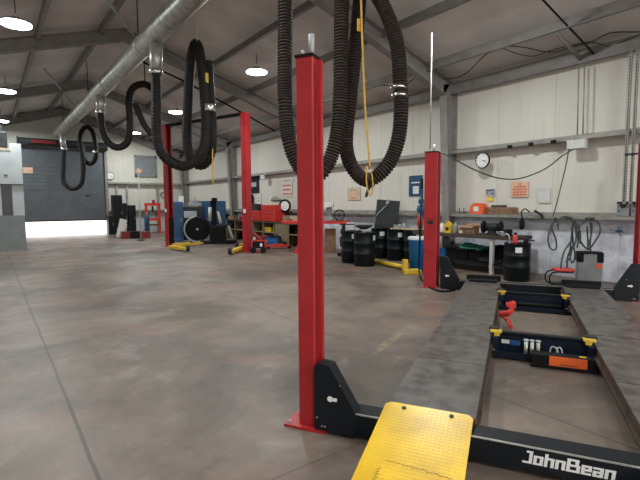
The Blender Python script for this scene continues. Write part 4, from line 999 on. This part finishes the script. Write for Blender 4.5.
mb = MB(); mb.box((.1, 0, 1.45), (.55, .4, .14), None, None, .02); mb.box((.1, 0, 1.58), (.35, .3, .12), None, None, .02); mb.cyl((.1, 0, 1.6), (.1, 0, 1.82), .03); mb.build('motor_head', 'grey_plastic', t); MB().box((-.1, -.31, 1.05), (.5, .012, .28)).build('front_grille', 'pale_grey', t)
q = F(219, 244)+Vector((.1, .3, 0))
t = thing('tyre_changer', 'black tyre changing machine with white cylinders beside blue screen', 'tyre changer', q, -25)
mb = MB(); mb.box((0, 0, .32), (.6, .5, .6), None, None, .02); mb.box((-.15, .2, .95), (.22, .2, 1.3), None, None, .03); mb.box((-.1, .0, 1.62), (.2, .5, .16), None, None, .03); mb.box((.1, -.05, .05), (1.2, .5, .1), None, None, .02); mb.build('machine_body', 'matte_black', t)
MB().lathe([(.20, .62), (.24, .64), (.24, .68), (.1, .70)], (0.15, -.05, 0), 20).build('turntable', 'dark_grey', t)
MB().cyl((-.28, -.1, .85), (-.26, -.05, 1.35), .06).build('white_cylinder', 'pale_grey', t); MB().cyl((.12, -.2, .75), (.02, -.12, 1.2), .05).build('white_cylinder', 'sign_white', t); MB().cyl((.55, -.2, .18), (.38, -.1, .65), .05).build('white_cylinder', 'sign_white', t)
# shop press
q = F(153.5, 235); q = BK(153.5, 233, 1.0); q.z = 0
t = thing('shop_press', 'red H frame shop press against the back wall', 'press', q, 0)
mb = MB(); 
for x in (-.33, .33): mb.box((x, 0, .78), (.10, .12, 1.5)); 
mb.box((0, 0, 1.48), (.78, .16, .14)); mb.build('frame', 'bright_red', t)
MB().box((0, 0, .70), (.62, .2, .12)).build('press_bed', 'bright_red', t); MB().box((0, 0, .42), (.62, .08, .08)).build('lower_bar', 'dark_red', t)
MB().cyl((0, 0, 1.4), (0, 0, 1.1), .05).build('ram', 'dark_grey', t); MB().cyl((.05, 0, 1.55), (.05, 0, 1.72), .07).build('bottle_jack', 'dark_red', t)
for x in (-.33, .33): MB().box((x, 0, .02), (.12, .6, .04)).build('foot', 'bright_red', t)
q = F(148, 235.5); t = thing('gas_cylinder', 'slim dark blue gas cylinder left of the red shop press', 'gas cylinder', q+Vector((0, .1, 0)), 0)
MB().lathe([(.10, 0), (.115, .02), (.115, .85), (.08, .95), (.03, 1.0)], seg=16).build('cylinder_body', 'dark_blue', t); MB().cyl((0, 0, 1.0), (0, 0, 1.1), .03).build('valve', 'galv', t)
# dark uprights left of it
for px_, w_, h_, lb in ((111.5, .26, .95, 'low dark locker beside the roller door opening'), (118.5, .45, 1.95, 'tallest dark locker against the back wall'), (125.5, .22, 1.55, 'narrow dark locker between tall locker and tall pillar locker'), (133, .32, 1.45, 'dark locker with rounded top left of the pole')):
    q = BK(px_, 236, 1.0); t = thing('steel_locker', lb, 'locker', (q.x, B-.9, 0), 0, 'dark lockers by the back wall')
    MB().box((0, 0, h_/2), (w_, .4, h_), None, None, .02).build('locker_body', 'dark_grey', t); MB().box((0, -.205, h_/2), (w_-.06, .012, h_-.12)).build('door', 'matte_black', t); MB().box((w_/2-.06, -.215, h_*.55), (.02, .012, .1)).build('handle', 'grey_plastic', t)
q = F(122, 238); t = thing('folded_chair', 'white folded plastic chair leaning before the dark lockers', 'chair', q, -5)
mb = MB(); mb.box((0, .02, .42), (.30, .04, .84), RY(14) @ RX(-6), None, .01); mb.build('backrest', 'sign_white', t); mb = MB(); mb.box((.03, .08, .30), (.34, .03, .34), RY(-20), None, .01); mb.build('seat', 'sign_white', t)
for x in (-.15, .12): MB().tube([(x, -.02, 0), (x+.1, .05, .6)], .016, 6).build('leg', 'sign_white', t)
for px_, m_, lb in ((127, 'dark_red', 'left low red toolbox before the dark lockers'), (137, 'matte_black', 'dark low toolbox at the foot of the pole'), (146, 'dark_red', 'right low red toolbox beside the red press')):
    q = F(px_, 238.5); t = thing('toolbox', lb, 'toolbox', q+Vector((0, .15, 0)), -5, 'low toolboxes by the back wall'); MB().box((0, 0, .14), (.42, .26, .28), None, None, .015).build('box_body', m_, t); MB().box((0, 0, .29), (.43, .27, .03), None, None, .008).build('lid', m_, t); MB().tube(catmull([(-.1, 0, .30), (0, 0, .37), (.1, 0, .30)], .03), .01, 6).build('handle', 'dark_grey', t)
q = F(141, 240.5); t = thing('marker_pole', 'thin pole with a small pink flag top standing before the back wall', 'pole', q, -20)
MB().cyl((0, 0, 0), (0, 0, 2.75), .022, seg=8).build('pole', 'pale_grey', t); MB().box((.02, 0, 2.82), (.20, .03, .18), RY(30), None, .02).build('flag', 'salmon', t); MB().cyl((0, 0, 0), (0, 0, .03), .16, seg=20).build('pole_base', 'dark_grey', t)
# vent on back wall
a = BK(134, 155, .02); b_ = BK(156.5, 177, .02)
t = thing('wall_vent', 'dark framed vent high on the back wall right of the roller door', 'vent', ((a.x+b_.x)/2, B-.02, b_.z), 0)
w_, h_ = b_.x-a.x, a.z-b_.z
mb = MB(); mb.box((0, 0, h_/2), (w_-.1, .03, h_-.1)); mb.build('louvre', 'cabin_grey', t); mb = MB()
for s_ in (1, -1): mb.box((s_*(w_/2-.04), -.02, h_/2), (.08, .08, h_)); mb.box((0, -.02, h_/2+s_*(h_/2-.04)), (w_, .08, .08))
mb.build('frame', 'cabin_grey', t)
mb = MB()
for k in range(8): mb.box((0, -.02, .12+k*(h_-.2)/8), (w_-.14, .03, .015), RX(30))
mb.build('blades', 'cabin_grey', t)
t = thing('wall_coil', 'small dark round coil hanging on the back wall behind the far lift post', 'coil', BK(164, 195, .05), 0)  # a dark coil hung on the end wall
mb = MB(); P = [(math.cos(a*PI/10)*.17, 0, math.sin(a*PI/10)*.17) for a in range(21)]; mb.tube(P, .02, 6); mb.build('coil_ring', 'matte_black', t)

# ================================================================== cabin at the left edge
q = F(27, 250)
t = thing('storage_cabin', 'tall white panelled cabin at the left picture edge', 'cabin', (q.x, q.y, 0), 0)
Wd, Dp = 2.6, 2.2
mb = MB(); mb.box((-Wd/2, Dp/2, .57), (Wd, Dp, 1.14)); mb.build('lower_skirt', 'cabin_grey', t)
mb = MB(); mb.box((-.155, .03, 2.29), (.31, .06, 2.3)); mb.box((-Wd+.1, .03, 1.63), (.2, .06, .98)); mb.box((-1.5, .03, 1.63), (1.8, .05, .98)); mb.box((-Wd/2, Dp/2+.1, 2.2), (Wd-.1, Dp-.2, 2.1)); mb.build('side_panels', 'cabin_white', t)
MB().box((-.45, .045, 1.63), (.30, .03, .98)).build('dark_window', 'glass_dark', t)
MB().box((-Wd/2-.15, .0, 2.66), (Wd-.3, .08, 1.06)).build('upper_panel', 'cabin_white', t)
MB().box((-Wd/2, -.02, 2.125), (Wd, .05, .03)).build('panel_joint', 'dark_grey', t)
MB().box((-Wd/2-.15, -.01, 3.24), (Wd-.3, .1, .06)).build('top_rail', 'tan_card', t)
MB().box((-.45, -.045, 2.42), (.10, .02, .025)).build('latch', 'matte_black', t)
mb = MB(); mb.box((-.9, .7, 3.55), (1.1, 1.0, .55), None, None, .04); mb.box((-.7, .6, 3.9), (.5, .6, .25), None, None, .04); mb.build('roof_unit', 'dark_grey', t)
MB().box((.15, .03, 2.60), (.27, .03, .19)).build('orange_plate', 'salmon', t)
